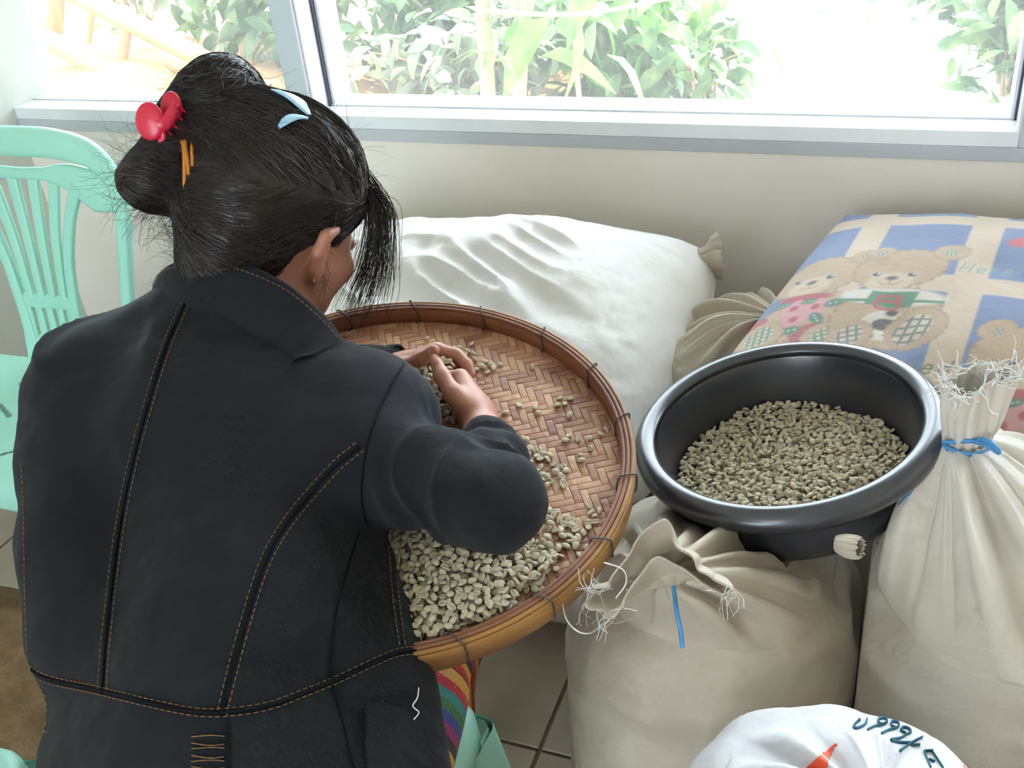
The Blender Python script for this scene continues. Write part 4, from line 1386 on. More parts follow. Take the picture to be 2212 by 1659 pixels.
far = fill_poly([(968, 748), (1000, 748), (1030, 765), (1060, 790), (1062, 812), (1030, 800), (985, 775), (955, 775)], 0.0105, 1, 0.003, 0.7)
hand = fill_poly([(870, 812), (900, 795), (965, 785), (985, 830), (985, 930), (945, 905), (905, 860)], 0.0078, 3, 0.002, 1.0, dome=0.022)
rimb = fill_poly([(1100, 1325), (1180, 1270), (1235, 1235), (1245, 1250), (1190, 1300), (1110, 1348)], 0.013, 1, 0.004, 0.45)
single = [(*tray_px(x, y, 0.002), 0.0) for x, y in [(923, 733), (1150, 794), (1209, 861), (1232, 862), (1220, 873), (1204, 877), (1230, 898), (1092, 894), (1156, 883), (1104, 931), (1228, 942),
          (1248, 950), (1221, 953), (1273, 948), (1297, 938), (1309, 931), (1274, 971), (1254, 985), (1255, 996), (1273, 1093), (1295, 1105), (1275, 1108), (1284, 1117), (1272, 1130), (1286, 1128),
          (1271, 1140), (1262, 1152), (1249, 1163), (1251, 1199), (1270, 1185), (1137, 1276), (1170, 1274), (1019, 744), (1080, 789), (1121, 876), (1163, 894), (1066, 797), (1048, 783), (1052, 805), (1040, 792), (1029, 800), (1062, 790)]]
# the nearest beans on the pile's surface stand as single beans, the rest of the pile is one heap
_m = np.array(main)
_w = tray_w(np.column_stack([_m[:, :2], _m[:, 2] + TZ]))
_vis = _m[:, 2] > np.quantile(_m[:, 2], 0.55)
_pxm = ((_w - CAM_C) @ CAM_R); _x = CX + FPX * _pxm[:, 0] / _pxm[:, 2]; _y = CY + FPX * _pxm[:, 1] / _pxm[:, 2]
_vis &= (_x > 885) & (_y > 1150)
_cand = np.where(_vis)[0]
_cand = _cand[np.argsort(-_y[_cand])][:300 - len(single) - len(streak) - len(med) - len(rimb)]
top_main = [main[i] for i in _cand]
main = [p for i, p in enumerate(main) if i not in set(_cand.tolist())]
groups_ = [(single, 'single coffee bean lying apart on the bare tray weave', 'loose beans scattered over the tray'),
           (streak, 'coffee bean in the short streak beside the woman\'s forearm', 'beans in the streak by the forearm'),
           (med, 'coffee bean in the thin spread at the edge of the main pile', 'beans spread thinly beside the main pile'),
           (rimb, 'coffee bean lying against the near tray rim', 'beans along the near rim'),
           (top_main, 'coffee bean on the surface of the main tray pile', 'beans on top of the main pile')]
bean_me = mesh_data('coffee_bean', BV, BF, M_bean)
count = 0
rest = list(under) + list(far)
WOVEN = TZ + 0.0013
def lay_up(lst):
    n = len(lst)
    R_ = rand_rot(n, rng, 0.35)
    return [(tray_w(np.array([a, b, WOVEN + 0.0026 + h])), TR_M @ R_[i]) for i, (a, b, h) in enumerate(lst)]
for lst, lab, grp in groups_:
    pl = lay_up(lst)
    for p, R3 in pl:
        if count >= 300:
            break
        o = bpy.data.objects.new('coffee_bean', bean_me)
        m4 = Matrix([list(R3[i] * 1.0) + [p[i]] for i in range(3)] + [[0, 0, 0, 1]])
        s = float(rng.uniform(0.9, 1.15))
        o.matrix_world = m4 @ Matrix.Scale(s, 4)
        COL.objects.link(o)
        tag(o, lab, 'bean', grp)
        count += 1
print('individual beans', count)
stuff = rest + main + hand
P_ = tray_w(np.array([(a, b, WOVEN + 0.0026 + h) for a, b, h in stuff]))
R_ = np.einsum('ij,njk->nik', TR_M, rand_rot(len(stuff), rng, 0.6))
v, f = heap(P_, R_, rng.uniform(0.9, 1.15, len(stuff)))
ob_ = obj('tray_coffee_beans', v, f, M_bean)
tag(ob_, 'main pile of green coffee beans heaped on the bamboo tray', 'beans', kind='stuff')
print('beans in stuff', len(stuff), len(main), len(med), len(streak), len(hand))

# ================================================================ THE WOMAN
M_skin = mat('skin', 'b27d66', 0.5, 'a56e57', 9, 4, sss=0.12, bump=0.04, bscale=160)
M_denim = mat('faded_black_denim', '1a1d22', 0.9, '121417', 3.2, 5, bump=0.16, bscale=45, weave=0.35, wscale=520, sheen=0.06, spec=0.22)
M_denim2 = mat('denim_seam', '0f1114', 0.9, weave=0.3, wscale=520, spec=0.15)
M_thread = mat('orange_thread', '8a5f2c', 0.7, '6b5a3c', 20, 2)
M_hair = mat('black_hair', '17120f', 0.42, '221813', 60, 3, spec=0.5)
M_strand = mat('hair_strand', '1d1613', 0.38, '2a1d17', 8, 2, spec=0.6)
M_nail = mat('finger_nail', 'c58f7c', 0.3)

woman = empty('person', (-0.60, 0.55, 0.0))
tag(woman, 'woman in a dark denim jacket seated with her back turned, sorting beans', 'person')

pW, pM, pCh, pNB = at(490, 1520, 1.20), at(440, 1080, 1.27), at(470, 820, 1.32), at(515, 640, 1.33)
pHd = at(615, 497, 1.328)
pSL, pSR = at(165, 800, 1.38), at(776, 985, 1.17)
pE, pWr = at(1060, 1080, 1.08), at(1050, 950, 1.25)
pHn = at(1026, 876, 1.312)
pEL, pWrL = np.array([-0.93, 1.00, 0.71]), at(868, 806, 1.425)
pHnL = at(893, 797, 1.415)
fw = unit([0.05, 0.99, 0.0]); rt = np.array([fw[1], -fw[0], 0.0]); up = np.array([0, 0, 1.0])
hip = np.array([-0.595, 0.535, 0.535])
hipR, hipL = hip + rt * 0.085, hip - rt * 0.085
kneeR, kneeL = np.array([-0.520, 0.925, 0.565]), np.array([-0.755, 0.945, 0.565])
footR, footL = np.array([-0.60, 0.86, 0.075]), np.array([-0.78, 0.90, 0.075])

# head frame: turned a little to her right, bowed over the tray
hf = unit([0.30, 0.80, -0.50]); hr = unit(np.cross(hf, up)); hu = np.cross(hr, hf)
HROT = np.stack([hr, hf, hu])
def hd(r, f, u):
    return pHd + hr * r + hf * f + hu * u

B = SDF((-1.02, 0.40, 0.0), (-0.27, 1.22, 1.15), 0.0034)
# skull, face
B.ell(hd(0, -0.012, 0.022), (0.074, 0.094, 0.086), HROT, 0.01)
B.ell(hd(0, 0.030, -0.035), (0.058, 0.064, 0.075), HROT, 0.03)
B.ell(hd(0, 0.062, -0.088), (0.026, 0.022, 0.022), HROT, 0.02)      # chin
B.cone(hd(0, 0.086, 0.000), hd(0, 0.106, -0.035), 0.009, 0.013, 0.012)  # nose
B.ell(hd(0, 0.088, -0.062), (0.022, 0.010, 0.009), HROT, 0.008)     # lips
for s in (-1, 1):
    B.ell(hd(s * 0.030, 0.091, 0.002), (0.014, 0.010, 0.009), HROT, 0.006, op='sub')   # eye sockets
    B.ell(hd(s * 0.030, 0.080, 0.002), (0.011, 0.011, 0.010), HROT, 0.003)
    B.ell(hd(s * 0.050, 0.055, -0.030), (0.018, 0.02, 0.018), HROT, 0.02)             # cheeks
    # ears: outer shell standing away from the head, lobe
    e0 = hd(s * 0.074, -0.004, -0.012)
    B.cone(e0 + hu * -0.022 + hr * s * 0.004, e0 + hu * 0.000 + hr * s * 0.012 - hf * 0.010, 0.007, 0.008, 0.004)
    B.cone(e0 + hu * 0.000 + hr * s * 0.012 - hf * 0.010, e0 + hu * 0.022 + hr * s * 0.015 - hf * 0.006, 0.008, 0.0085, 0.004)
    B.cone(e0 + hu * 0.022 + hr * s * 0.015 - hf * 0.006, e0 + hu * 0.030 + hr * s * 0.012 + hf * 0.010, 0.008, 0.006, 0.004)
    B.cone(e0 + hu * -0.022 + hr * s * 0.004, e0 + hu * 0.010 + hr * s * 0.002 + hf * 0.006, 0.008, 0.008, 0.006)
    B.cone(e0 + hu * -0.032 + hr * s * 0.004 + hf * 0.002, e0 + hu * -0.022 + hr * s * 0.004, 0.0065, 0.0065, 0.004)
# neck, trunk
B.cone(pNB - hf * 0.01, hd(0, -0.020, -0.045), 0.058, 0.050, 0.03)
B.cone(hd(0.035, 0.02, -0.055), pNB + rt * 0.05 + fw * 0.03, 0.030, 0.04, 0.03)
B.chain([hip + up * 0.03, pW + fw * 0.04, pM + fw * 0.03, pCh + fw * 0.02, pNB], [0.12, 0.11, 0.12, 0.11, 0.055], 0.05, flat=(fw, 0.8))
B.cone(pCh - rt * 0.13, pCh + rt * 0.13, 0.06, 0.06, 0.05)
# arms
B.chain([pSR - rt * 0.02, pE, pWr], [0.045, 0.036, 0.027], 0.02)
B.chain([pSL + rt * 0.02, pEL, pWrL], [0.045, 0.036, 0.027], 0.02)

def hand_sdf(S, wr, hn, palm, thumb_up, side, curl):
    a = unit(hn - wr); pn = unit(palm - a * (palm @ a)); tu = unit(np.cross(a, pn)) * side
    if tu @ thumb_up < 0: tu = -tu
    S.cone(wr, hn - a * 0.02, 0.026, 0.027, 0.02, flat=(pn, 0.78))
    S.cone(hn - a * 0.028 + tu * 0.012, hn + a * 0.026 + tu * 0.022, 0.022, 0.016, 0.016, flat=(pn, 0.8))
    S.cone(hn - a * 0.028 - tu * 0.010, hn + a * 0.020 - tu * 0.024, 0.022, 0.015, 0.016, flat=(pn, 0.8))
    S.cone(hn - a * 0.01, hn + a * 0.024, 0.024, 0.018, 0.016, flat=(pn, 0.72))
    nails = []
    for q, (off, L, c) in enumerate(((0.028, 0.066, 0.9), (0.010, 0.072, 1.0), (-0.009, 0.067, 1.05), (-0.026, 0.053, 1.1))):
        k = hn + a * (0.034 - 0.004 * q) + tu * off
        ang, p, pts = 0.25 * curl * c, k, [hn + a * 0.005 + tu * off * 0.7, k]
        for sgm, fr in ((0.45, 0.62), (0.30, 0.62), (0.25, 0.42)):
            ang += fr * curl * c
            d = a * math.cos(ang) + pn * math.sin(ang)
            p = p + d * L * sgm; pts.append(p)
        S.chain(pts, [0.0100, 0.0096, 0.0086, 0.0078, 0.0066], 0.0045)
        nails.append((pts[-1], d, np.cross(tu, d)))
    # thumb: leaves the side of the palm near its base
    t0 = hn - a * 0.030 + tu * 0.022 + pn * 0.006
    t1 = t0 + a * 0.016 + tu * 0.018 + pn * 0.006
    t2 = t1 + a * 0.028 + tu * 0.013 + pn * 0.004
    t3 = t2 + a * 0.021 + tu * 0.010 + pn * 0.000
    S.chain([t0, t1, t2, t3], [0.0150, 0.0120, 0.0100, 0.0085], 0.007)
    return a, pn, tu, t2, t3, nails
haR = hand_sdf(B, pWr, pHn, np.array([-0.80, -0.35, -0.35]), np.array([0, 0, 1.0]), 1, 1.25)
haL = hand_sdf(B, pWrL, pHnL + np.array([0.006, 0.010, 0.0]), np.array([0.55, -0.55, -0.50]), np.array([0, 0.2, 1.0]), 1, 0.85)
# legs
for h_, k_, f_ in ((hipR, kneeR, footR), (hipL, kneeL, footL)):
    B.cone(h_, k_, 0.075, 0.052, 0.03)
    B.chain([k_, k_ * 0.5 + f_ * 0.5 - fw * 0.015, f_], [0.050, 0.046, 0.032], 0.02)
    B.cone(f_ + up * -0.035 - fw * 0.02, f_ + fw * 0.13 - up * 0.048, 0.036, 0.026, 0.02)
B.cut((0, 0, 0.004), (0, 0, -1))
v, f = B.mesh(2)
obj('body', v, f, M_skin, woman)
BODY = bvh(v, f)

def blade(name, c, d, n, L, W, m, parent):
    """small curved nail plate"""
    d, n = unit(d), unit(n); s = np.cross(d, n)
    V = []
    for i in range(5):
        for j in range(5):
            x, y = (i / 4 - 0.5), (j / 4 - 0.5)
            w = W * (1 - 0.25 * (2 * x) ** 4)
            V.append(c + d * x * L + s * y * w + n * (0.0012 - 0.9 * (y * w) ** 2 / W))
    return obj(name, V, grid_faces(5, 5), m, parent)
# thumb nails
for (a, pn, tu, t2, t3, nl) in (haR, haL):
    d = unit(t3 - t2)
    n = unit(CAM_C - t3); n = unit(n - d * (n @ d))
    blade('thumb_nail', t3 + d * 0.001 + n * 0.0082, d, n, 0.012, 0.010, M_nail, woman)

# ---------------------------------------------------------------- jacket
J = SDF((-1.10, 0.34, 0.36), (-0.25, 1.16, 0.99), 0.0048)
jW, jM, jC = pW + fw * 0.02, pM + fw * 0.01, pCh
side = rt
lf_ = -rt
J.chain([hip - up * 0.13 - fw * 0.02, hip + up * 0.0 - fw * 0.015, jW - up * 0.03 - fw * 0.01], [0.225, 0.215, 0.195], 0.03, flat=(fw, 0.70))
J.chain([jW - up * 0.02, jW, jM + lf_ * 0.012, jC + lf_ * 0.01 - up * 0.025], [0.200, 0.198, 0.186, 0.150], 0.03, flat=(fw * 0.85 - up * 0.3, 0.62))
J.cone(jC - rt * 0.12 - up * 0.030, jC + rt * 0.12 - up * 0.03, 0.083, 0.085, 0.07)
J.chain([at(170, 835, 1.345), at(165, 1000, 1.30), at(168, 1180, 1.25), at(180, 1380, 1.20)], [0.060, 0.052, 0.050, 0.05], 0.05)
J.cone(jC - up * 0.01, pNB - up * 0.030, 0.085, 0.066, 0.06)
SRt = at(796, 908, 1.195)
J.cone(jC + rt * 0.05 - up * 0.03, SRt, 0.080, 0.062, 0.08)
J.chain([SRt, pSR], [0.060, 0.068], 0.06)
J.chain([at(760, 1250, 1.16), at(785, 1380, 1.14), at(808, 1500, 1.12), at(850, 1700, 1.07)], [0.045, 0.046, 0.046, 0.056], 0.05)
J.chain([pSR, pSR * 0.45 + pE * 0.55, pE, pE * 0.5 + pWr * 0.5 + up * 0.002, pWr - unit(pHn - pWr) * 0.02], [0.068, 0.050, 0.047, 0.041, 0.034], 0.022)
J.chain([pSL + rt * 0.05 - up * 0.01, pSL * 0.4 + pEL * 0.6, pEL, pWrL - unit(pHnL - pWrL) * 0.015], [0.062, 0.060, 0.056, 0.044], 0.05)
# open the neck and the cuffs
J.ell(pNB + up * 0.050 + fw * 0.035, (0.052, 0.060, 0.045), np.stack([rt, fw, up]), 0.01, op='sub')
_aR = unit(pHn - pWr)
J.cut(pWr - _aR * 0.004, _aR, pWr - 0.07, pWr + 0.07)
_aL = unit(pHnL - pWrL)
J.cut(pWrL + _aL * 0.004, _aL, pWrL - 0.07, pWrL + 0.07)
J.cone(pWr - _aR * 0.03, pWr + _aR * 0.02, 0.029, 0.031, 0.002, op='sub')
v, f = J.mesh(2)
n = vnormals(v, f)
def arm_w(p, a, b):
    ab = b - a
    t = np.clip(((p - a) @ ab) / (ab @ ab), 0, 1)
    d = np.linalg.norm(p - a - t[:, None] * ab, axis=1)
    return t, np.clip(1.6 - d / 0.075, 0, 1)
disp = 0.0050 * fbm(v * [1.6, 1.6, 0.8], 6, 5) + 0.0014 * fbm(v, 24, 8)
backw = np.clip((pCh[2] - v[:, 2]) / 0.1 + 0.6, 0, 1)
disp += 0.0030 * (1 - np.abs(noise(np.stack([v @ rt * 9 + v[:, 2] * 5, v @ fw * 6, v[:, 2] * 4], -1), 1.0, 41)) * 2) * backw
t, w = arm_w(v, pSR, pE)
q = np.stack([t * 2.6 + v[:, 2] * 9 + 0.6 * noise(v, 9, 3), v[:, 0] * 7, v[:, 1] * 5], -1)
disp += 0.0090 * w * (1 - np.abs(noise(q * 1.25, 1.5, 12)) * 2.2) * np.clip(t * 1.2 + 0.1, 0, 1)
t, w = arm_w(v, pE, pWr)
q = np.stack([t * 3.0 - v[:, 2] * 12 + 0.6 * noise(v, 12, 3), v[:, 0] * 9, v[:, 1] * 6], -1)
disp += 0.0070 * w * (1 - np.abs(noise(q, 1.8, 15)) * 2.2)
t, w = arm_w(v, pSL + rt * 0.10 - fw * 0.02, pSL - rt * 0.03)
q = np.stack([v[:, 0] * 10 + v[:, 2] * 30, v[:, 1] * 8, 0 * t], -1)
disp += 0.010 * w * (1 - np.abs(noise(q, 1.1, 19)) * 2.2)
# vertical drape below the waist seam
low = np.clip((jW[2] + 0.00 - v[:, 2]) / 0.10, 0, 1)
disp += 0.012 * low * noise(np.stack([v @ rt * 13, v @ fw * 9, v[:, 2] * 1.5], -1), 1.0, 31)
v = v + n * disp[:, None]
JV, JF = v, f
obj('jacket', v, f, M_denim, woman)
JK = bvh(v, f)

def on_jacket(px, py, lift=0.0):
    r = ray(px, py)
    h, nn, _, _ = JK.ray_cast(Vector(CAM_C), Vector(r))
    if h is None: return None, None
    nn = np.array(nn)
    if nn @ r > 0: nn = -nn
    return np.array(h) + nn * lift, nn

def jacket_path(poly, lift, n=60):
    pp = smooth_path([(x, y, 0) for x, y in poly], n)[:, :2]
    out = []
    for x, y in pp:
        p, _ = on_jacket(x, y, lift)
        if p is not None: out.append(p)
    return np.array(out)

def split_jumps(P, lim=0.03):
    if len(P) < 2: return []
    d = np.linalg.norm(np.diff(P, axis=0), axis=1)
    return [s for s in np.split(P, np.where(d > lim)[0] + 1) if len(s) > 2]

def seam(poly, w=0.0032, name='seam', m=None, lift=0.0004, flat=0.45, n=80):
    for s in split_jumps(jacket_path(poly, lift, n)):
        MB().tube(s, w, 6, flat=flat).build(name, m or M_denim2, jseam)

class StitchBag:
    def __init__(self): self.v, self.f, self.n = [], [], 0
    def run(self, poly, dash=0.0042, gap=0.0026, r=0.00060, lift=0.0012):
        for s in split_jumps(jacket_path(poly, lift, 160)):
            L = np.concatenate([[0], np.cumsum(np.linalg.norm(np.diff(s, axis=0), axis=1))])
            x = 0.0
            while x + dash < L[-1]:
                q = np.stack([np.interp([x, x + dash / 2, x + dash], L, s[:, k]) for k in range(3)], -1)
                a, b = tube_arrays(q, r, 4, cap=False)
                self.v.append(a); self.f.append(np.array(b) + self.n); self.n += len(a)
                x += dash + gap
    def build(self, name, parent):
        o = obj(name, np.concatenate(self.v), np.concatenate(self.f), M_thread, parent); o['kind'] = 'stuff'
jacket = bpy.data.objects['jacket']
jseam = jacket
CB = [(411, 634), (361, 745), (322, 870), (287, 1000), (261, 1130), (243, 1260), (228, 1400), (222, 1500)]
PR = [(778, 965), (725, 1008), (650, 1092), (598, 1165), (563, 1240), (528, 1355), (502, 1450), (485, 1520), (480, 1550)]
WS_ = [(62, 1442), (105, 1467), (218, 1494), (335, 1522), (425, 1539), (500, 1539), (585, 1525), (655, 1499), (725, 1470), (800, 1435), (860, 1411), (920, 1405)]
sh_ = lambda P, dx, dy: [(x + dx, y + dy) for x, y in P]
seam(CB, 0.0026, flat=0.6); seam(PR, 0.0026, flat=0.6); seam(WS_, 0.0026, flat=0.6)
seam([(872, 788), (837, 850), (806, 920), (787, 1000), (781, 1070), (791, 1132)], 0.0020, 'armhole_seam')
seam([(775, 1150), (745, 1250), (721, 1350), (716, 1460), (740, 1550), (768, 1680)], 0.0020, 'side_seam')
seam([(490, 1560), (492, 1620), (492, 1690)], 0.0030, 'vent_seam')
sb_ = StitchBag()
for P_, d_ in ((CB, (-9, -1)), (CB, (10, 1)), (PR, (-9, -8)), (PR, (9, 8)), (WS_, (0, -9)), (WS_, (0, 8))):
    sb_.run(sh_(P_, *d_))
sb_.run([(47, 1000), (52, 1080), (54, 1200), (57, 1330), (62, 1430)])
sb_.run([(850, 1170), (860, 1290), (875, 1400)]); sb_.run([(838, 1180), (847, 1290), (862, 1400)])
for x0, x1, ys in ((415, 500, (1592, 1605, 1618, 1632, 1645, 1655)), (66, 104, (1500, 1516, 1532, 1548, 1562, 1576))):
    for k, y in enumerate(ys):
        sb_.run([(x0, y), ((x0 + x1) / 2, y + (6 if k % 2 else -3)), (x1, y + (4 if x0 < 100 else 0))], 0.007, 0.0006)
sb_.build('stitching', jacket)

# torn patch pocket on the right hip
pk = [on_jacket(x, y, 0.006)[0] for x, y in [(790, 1522), (835, 1526), (880, 1536), (905, 1560), (912, 1610), (918, 1658), (925, 1700), (880, 1700), (830, 1700), (795, 1700), (790, 1640), (788, 1580)]]
pk = np.array([p for p in pk if p is not None])
if len(pk) > 5:
    c = pk.mean(0)
    V = np.concatenate([pk, [c + unit(CAM_C - c) * 0.004], pk - unit(CAM_C - c) * 0.006])
    m_ = len(pk)
    F_ = [(i, (i + 1) % m_, m_) for i in range(m_)] + [(i, i + m_ + 1, (i + 1) % m_ + m_ + 1, (i + 1) % m_) for i in range(m_)]
    obj('patch_pocket', V, F_, M_denim, jacket, smooth=False)
    MB().tube(smooth_path([p for p in [on_jacket(x, y, 0.008)[0] for x, y in ((896, 1493), (893, 1515), (885, 1532), (896, 1545), (888, 1560))] if p is not None], 20), 0.0012, 5, flat=0.5).build('torn_lining', M_fray, jacket)

# collar
ctop = [at(352, 640, 1.40), at(345, 608, 1.365), at(375, 569, 1.305), at(480, 557, 1.252), at(600, 600, 1.215), at(690, 672, 1.200), at(738, 733, 1.212), at(735, 742, 1.25), at(700, 735, 1.31)]
cbot = [at(345, 668, 1.40), at(337, 640, 1.355), at(385, 632, 1.280), at(480, 642, 1.240), at(585, 692, 1.205), at(652, 737, 1.183), at(690, 755, 1.180), at(705, 760, 1.24), at(690, 755, 1.31)]
ct, cb = smooth_path(ctop, 80), smooth_path(cbot, 80)
cen = pNB + fw * 0.02
def outw(P):
    d = P - cen; d[:, 2] *= 0.3
    return d / np.linalg.norm(d, axis=1, keepdims=True)
rows = []
for s_, o_ in ((-0.75, -0.006), (-0.35, 0.003), (0.0, 0.006), (0.3, 0.0075), (0.7, 0.007), (0.95, 0.005), (1.02, 0.001), (0.97, -0.004), (0.7, -0.005), (0.2, -0.008), (-0.3, -0.012)):
    Q = cb + (ct - cb) * s_
    rows.append(Q + outw(Q.copy()) * o_ + 0.0012 * noise(Q, 25, 3)[:, None])
V = np.stack(rows)
col_o = obj('collar', V.reshape(-1, 3), grid_faces(V.shape[0], V.shape[1]), M_denim, jacket)
# collar stitching
cs = StitchBag()
for fr_ in (0.84,):
    Q = cb + (ct - cb) * fr_
    Q = Q + outw(Q.copy()) * 0.0076
    L = np.concatenate([[0], np.cumsum(np.linalg.norm(np.diff(Q, axis=0), axis=1))])
    x = 0
    while x + 0.0042 < L[-1]:
        q = np.stack([np.interp([x, x + 0.002, x + 0.0042], L, Q[:, k]) for k in range(3)], -1)
        a, b = tube_arrays(q, 0.0006, 4, cap=False)
        cs.v.append(a); cs.f.append(np.array(b) + cs.n); cs.n += len(a)
        x += 0.0068
cs.build('collar_stitching', jacket)
# cuffs
for (w_, a_, r_) in ((pWr, _aR, 0.0325), (pWrL, _aL, 0.038)):
    u_ = unit(np.cross(a_, [0.2, 0.3, 1])); v_ = np.cross(a_, u_)
    an = np.linspace(0, 2 * np.pi, 48, endpoint=False)
    rr = r_ * (1 + 0.06 * np.sin(3 * an + 1) + 0.03 * np.sin(5 * an))
    rows = [w_ + a_ * h_ + (rr * k_)[:, None] * (np.cos(an)[:, None] * u_ + np.sin(an)[:, None] * v_) for h_, k_ in ((-0.028, 1.13), (-0.020, 1.13), (-0.006, 1.09), (0.002, 1.04), (0.003, 0.98), (-0.004, 0.93), (-0.03, 0.90))]
    V = np.stack(rows)
    obj('cuff', V.reshape(-1, 3), grid_faces(len(rows), 48, False, True), M_denim, jacket)

# ---------------------------------------------------------------- skirt
def stripe_mat():
    m = mat('striped_glitter_skirt', 'b02a35', 0.5, bump=0.1, bscale=200)
    N, L = m.node_tree.nodes, m.node_tree.links
    b = N['Principled BSDF']
    tc = N.new('ShaderNodeTexCoord'); sx = N.new('ShaderNodeSeparateXYZ')
    L.new(tc.outputs['Object'], sx.inputs[0])
    nz = N.new('ShaderNodeTexNoise'); nz.inputs['Scale'].default_value = 6
    L.new(tc.outputs['Object'], nz.inputs['Vector'])
    ad = N.new('ShaderNodeMath'); ad.operation = 'MULTIPLY_ADD'; ad.inputs[1].default_value = 0.012
    a2 = N.new('ShaderNodeMath'); a2.operation = 'MULTIPLY_ADD'; a2.inputs[1].default_value = 0.30
    L.new(sx.outputs['Z'], a2.inputs[0]); L.new(sx.outputs['Y'], a2.inputs[2])
    L.new(nz.outputs['Fac'], ad.inputs[0]); L.new(a2.outputs[0], ad.inputs[2])
    mu = N.new('ShaderNodeMath'); mu.operation = 'MULTIPLY'; mu.inputs[1].default_value = 9.0
    fr = N.new('ShaderNodeMath'); fr.operation = 'FRACT'
    L.new(ad.outputs[0], mu.inputs[0]); L.new(mu.outputs[0], fr.inputs[0])
    cr = N.new('ShaderNodeValToRGB'); cr.color_ramp.interpolation = 'CONSTANT'
    cols = ['b3202c', 'c98f35', '141316', '8a1d63', '2a3f86', '2f6b3a', '2c7f80', 'b3202c', 'd09a3f', '181820']
    els = cr.color_ramp.elements
    els[0].position = 0; els[0].color = (*hexc(cols[0]), 1)
    els[1].position = 0.98; els[1].color = (*hexc(cols[-1]), 1)
    for k in range(1, 9):
        e_ = els.new(k / 9.6); e_.color = (*hexc(cols[k]), 1)
    L.new(fr.outputs[0], cr.inputs[0])
    vo = N.new('ShaderNodeTexVoronoi'); vo.inputs['Scale'].default_value = 420
    L.new(tc.outputs['Object'], vo.inputs['Vector'])
    lt = N.new('ShaderNodeMath'); lt.operation = 'LESS_THAN'; lt.inputs[1].default_value = 0.13
    L.new(vo.outputs['Distance'], lt.inputs[0])
    mx = N.new('ShaderNodeMix'); mx.data_type = 'RGBA'; mx.inputs['B'].default_value = (0.9, 0.8, 0.55, 1)
    L.new(lt.outputs[0], mx.inputs['Factor']); L.new(cr.outputs[0], mx.inputs['A'])
    L.new(mx.outputs['Result'], b.inputs['Base Color'])
    return m
M_skirt = stripe_mat()
K = SDF((-0.98, 0.40, 0.06), (-0.28, 1.12, 0.70), 0.007)
K.cone(hipR + fw * 0.06 + rt * 0.032, kneeR, 0.090, 0.070, 0.03); K.cone(hipL + fw * 0.05, kneeL, 0.088, 0.070, 0.03)
K.cone(hipR * 0.5 + hipL * 0.5 + fw * 0.1, kneeR * 0.5 + kneeL * 0.5, 0.085, 0.06, 0.05)
K.cone(kneeR, kneeR - up * 0.36 - rt * 0.075 - fw * 0.03, 0.068, 0.060, 0.03); K.cone(kneeL, kneeL - up * 0.36, 0.075, 0.080, 0.03)
K.cone((kneeR + kneeL) / 2 - up * 0.05, (kneeR + kneeL) / 2 - up * 0.36, 0.08, 0.09, 0.06)
K.cone(hip + fw * 0.03 - up * 0.02, hip + fw * 0.05 + up * 0.02, 0.13, 0.12, 0.03, flat=(fw, 0.7))
K.cut(kneeR - up * 0.37, (0, 0, -1))
v, f = K.mesh(2)
v = v + vnormals(v, f) * (0.005 * fbm(v * [1.5, 1.5, 0.6], 9, 2))[:, None]
obj('skirt', v, f, M_skirt, woman)

# ---------------------------------------------------------------- hair
H = SDF(pHd - [0.24, 0.22, 0.17], pHd + [0.20, 0.20, 0.22], 0.0036)
H.ell(hd(0, -0.020, 0.058), (0.096, 0.113, 0.104), HROT, 0.01)
H.ell(hd(-0.005, -0.080, 0.015), (0.080, 0.062, 0.088), HROT, 0.03)
H.cone(hd(0.0, -0.060, -0.050), pNB - fw * 0.040 + up * 0.055 - rt * 0.01, 0.052, 0.030, 0.03)
# cut the face, the ear and the side of the neck free
H.ell(hd(0, 0.085, -0.055), (0.105, 0.085, 0.085), HROT, 0.012, op='sub')
H.ell(hd(0.085, 0.010, -0.050), (0.040, 0.045, 0.048), HROT, 0.012, op='sub')
H.ell(hd(-0.085, 0.010, -0.050), (0.040, 0.045, 0.048), HROT, 0.012, op='sub')
BUN = at(355, 394, 1.315); KNOT = at(475, 218, 1.36); CLIPP = at(395, 290, 1.33)
H.cone(at(440, 388, 1.32), at(330, 390, 1.315), 0.032, 0.035, 0.012)
H.cone(at(330, 390, 1.315), at(352, 402, 1.32), 0.033, 0.034, 0.012)
H.ell(KNOT, (0.046, 0.044, 0.050), None, 0.02)
H.ell(at(505, 205, 1.37), (0.034, 0.036, 0.042), None, 0.015)
H.ell(at(425, 258, 1.35), (0.032, 0.038, 0.036), None, 0.02)
H.ell(at(385, 300, 1.33), (0.036, 0.036, 0.034), None, 0.03)
H.cone(at(470, 260, 1.33), at(560, 330, 1.32), 0.05, 0.05, 0.04)
v, f = H.mesh(1)
n = vnormals(v, f)
v = v + n * (0.0025 * fbm(v, 30, 4) + 0.002 * fbm(v, 11, 6))[:, None]
hair = obj('hair', v, f, M_hair, woman)
HB = bvh(v, f)
HV, HF, HN = v, f, vnormals(v, f)

rng = np.random.default_rng(99)
class Strands:
    def __init__(self): self.v, self.f, self.n = [], [], 0
    def add(self, pts, r):
        a, b = tube_arrays(pts, np.linspace(1, 0.45, len(pts)) * r, 3, cap=False)
        self.v.append(a); self.f.append(np.array(b) + self.n); self.n += len(a)
    def build(self, name, m, parent):
        o = obj(name, np.concatenate(self.v), np.concatenate(self.f), m, parent); o['kind'] = 'stuff'; return o

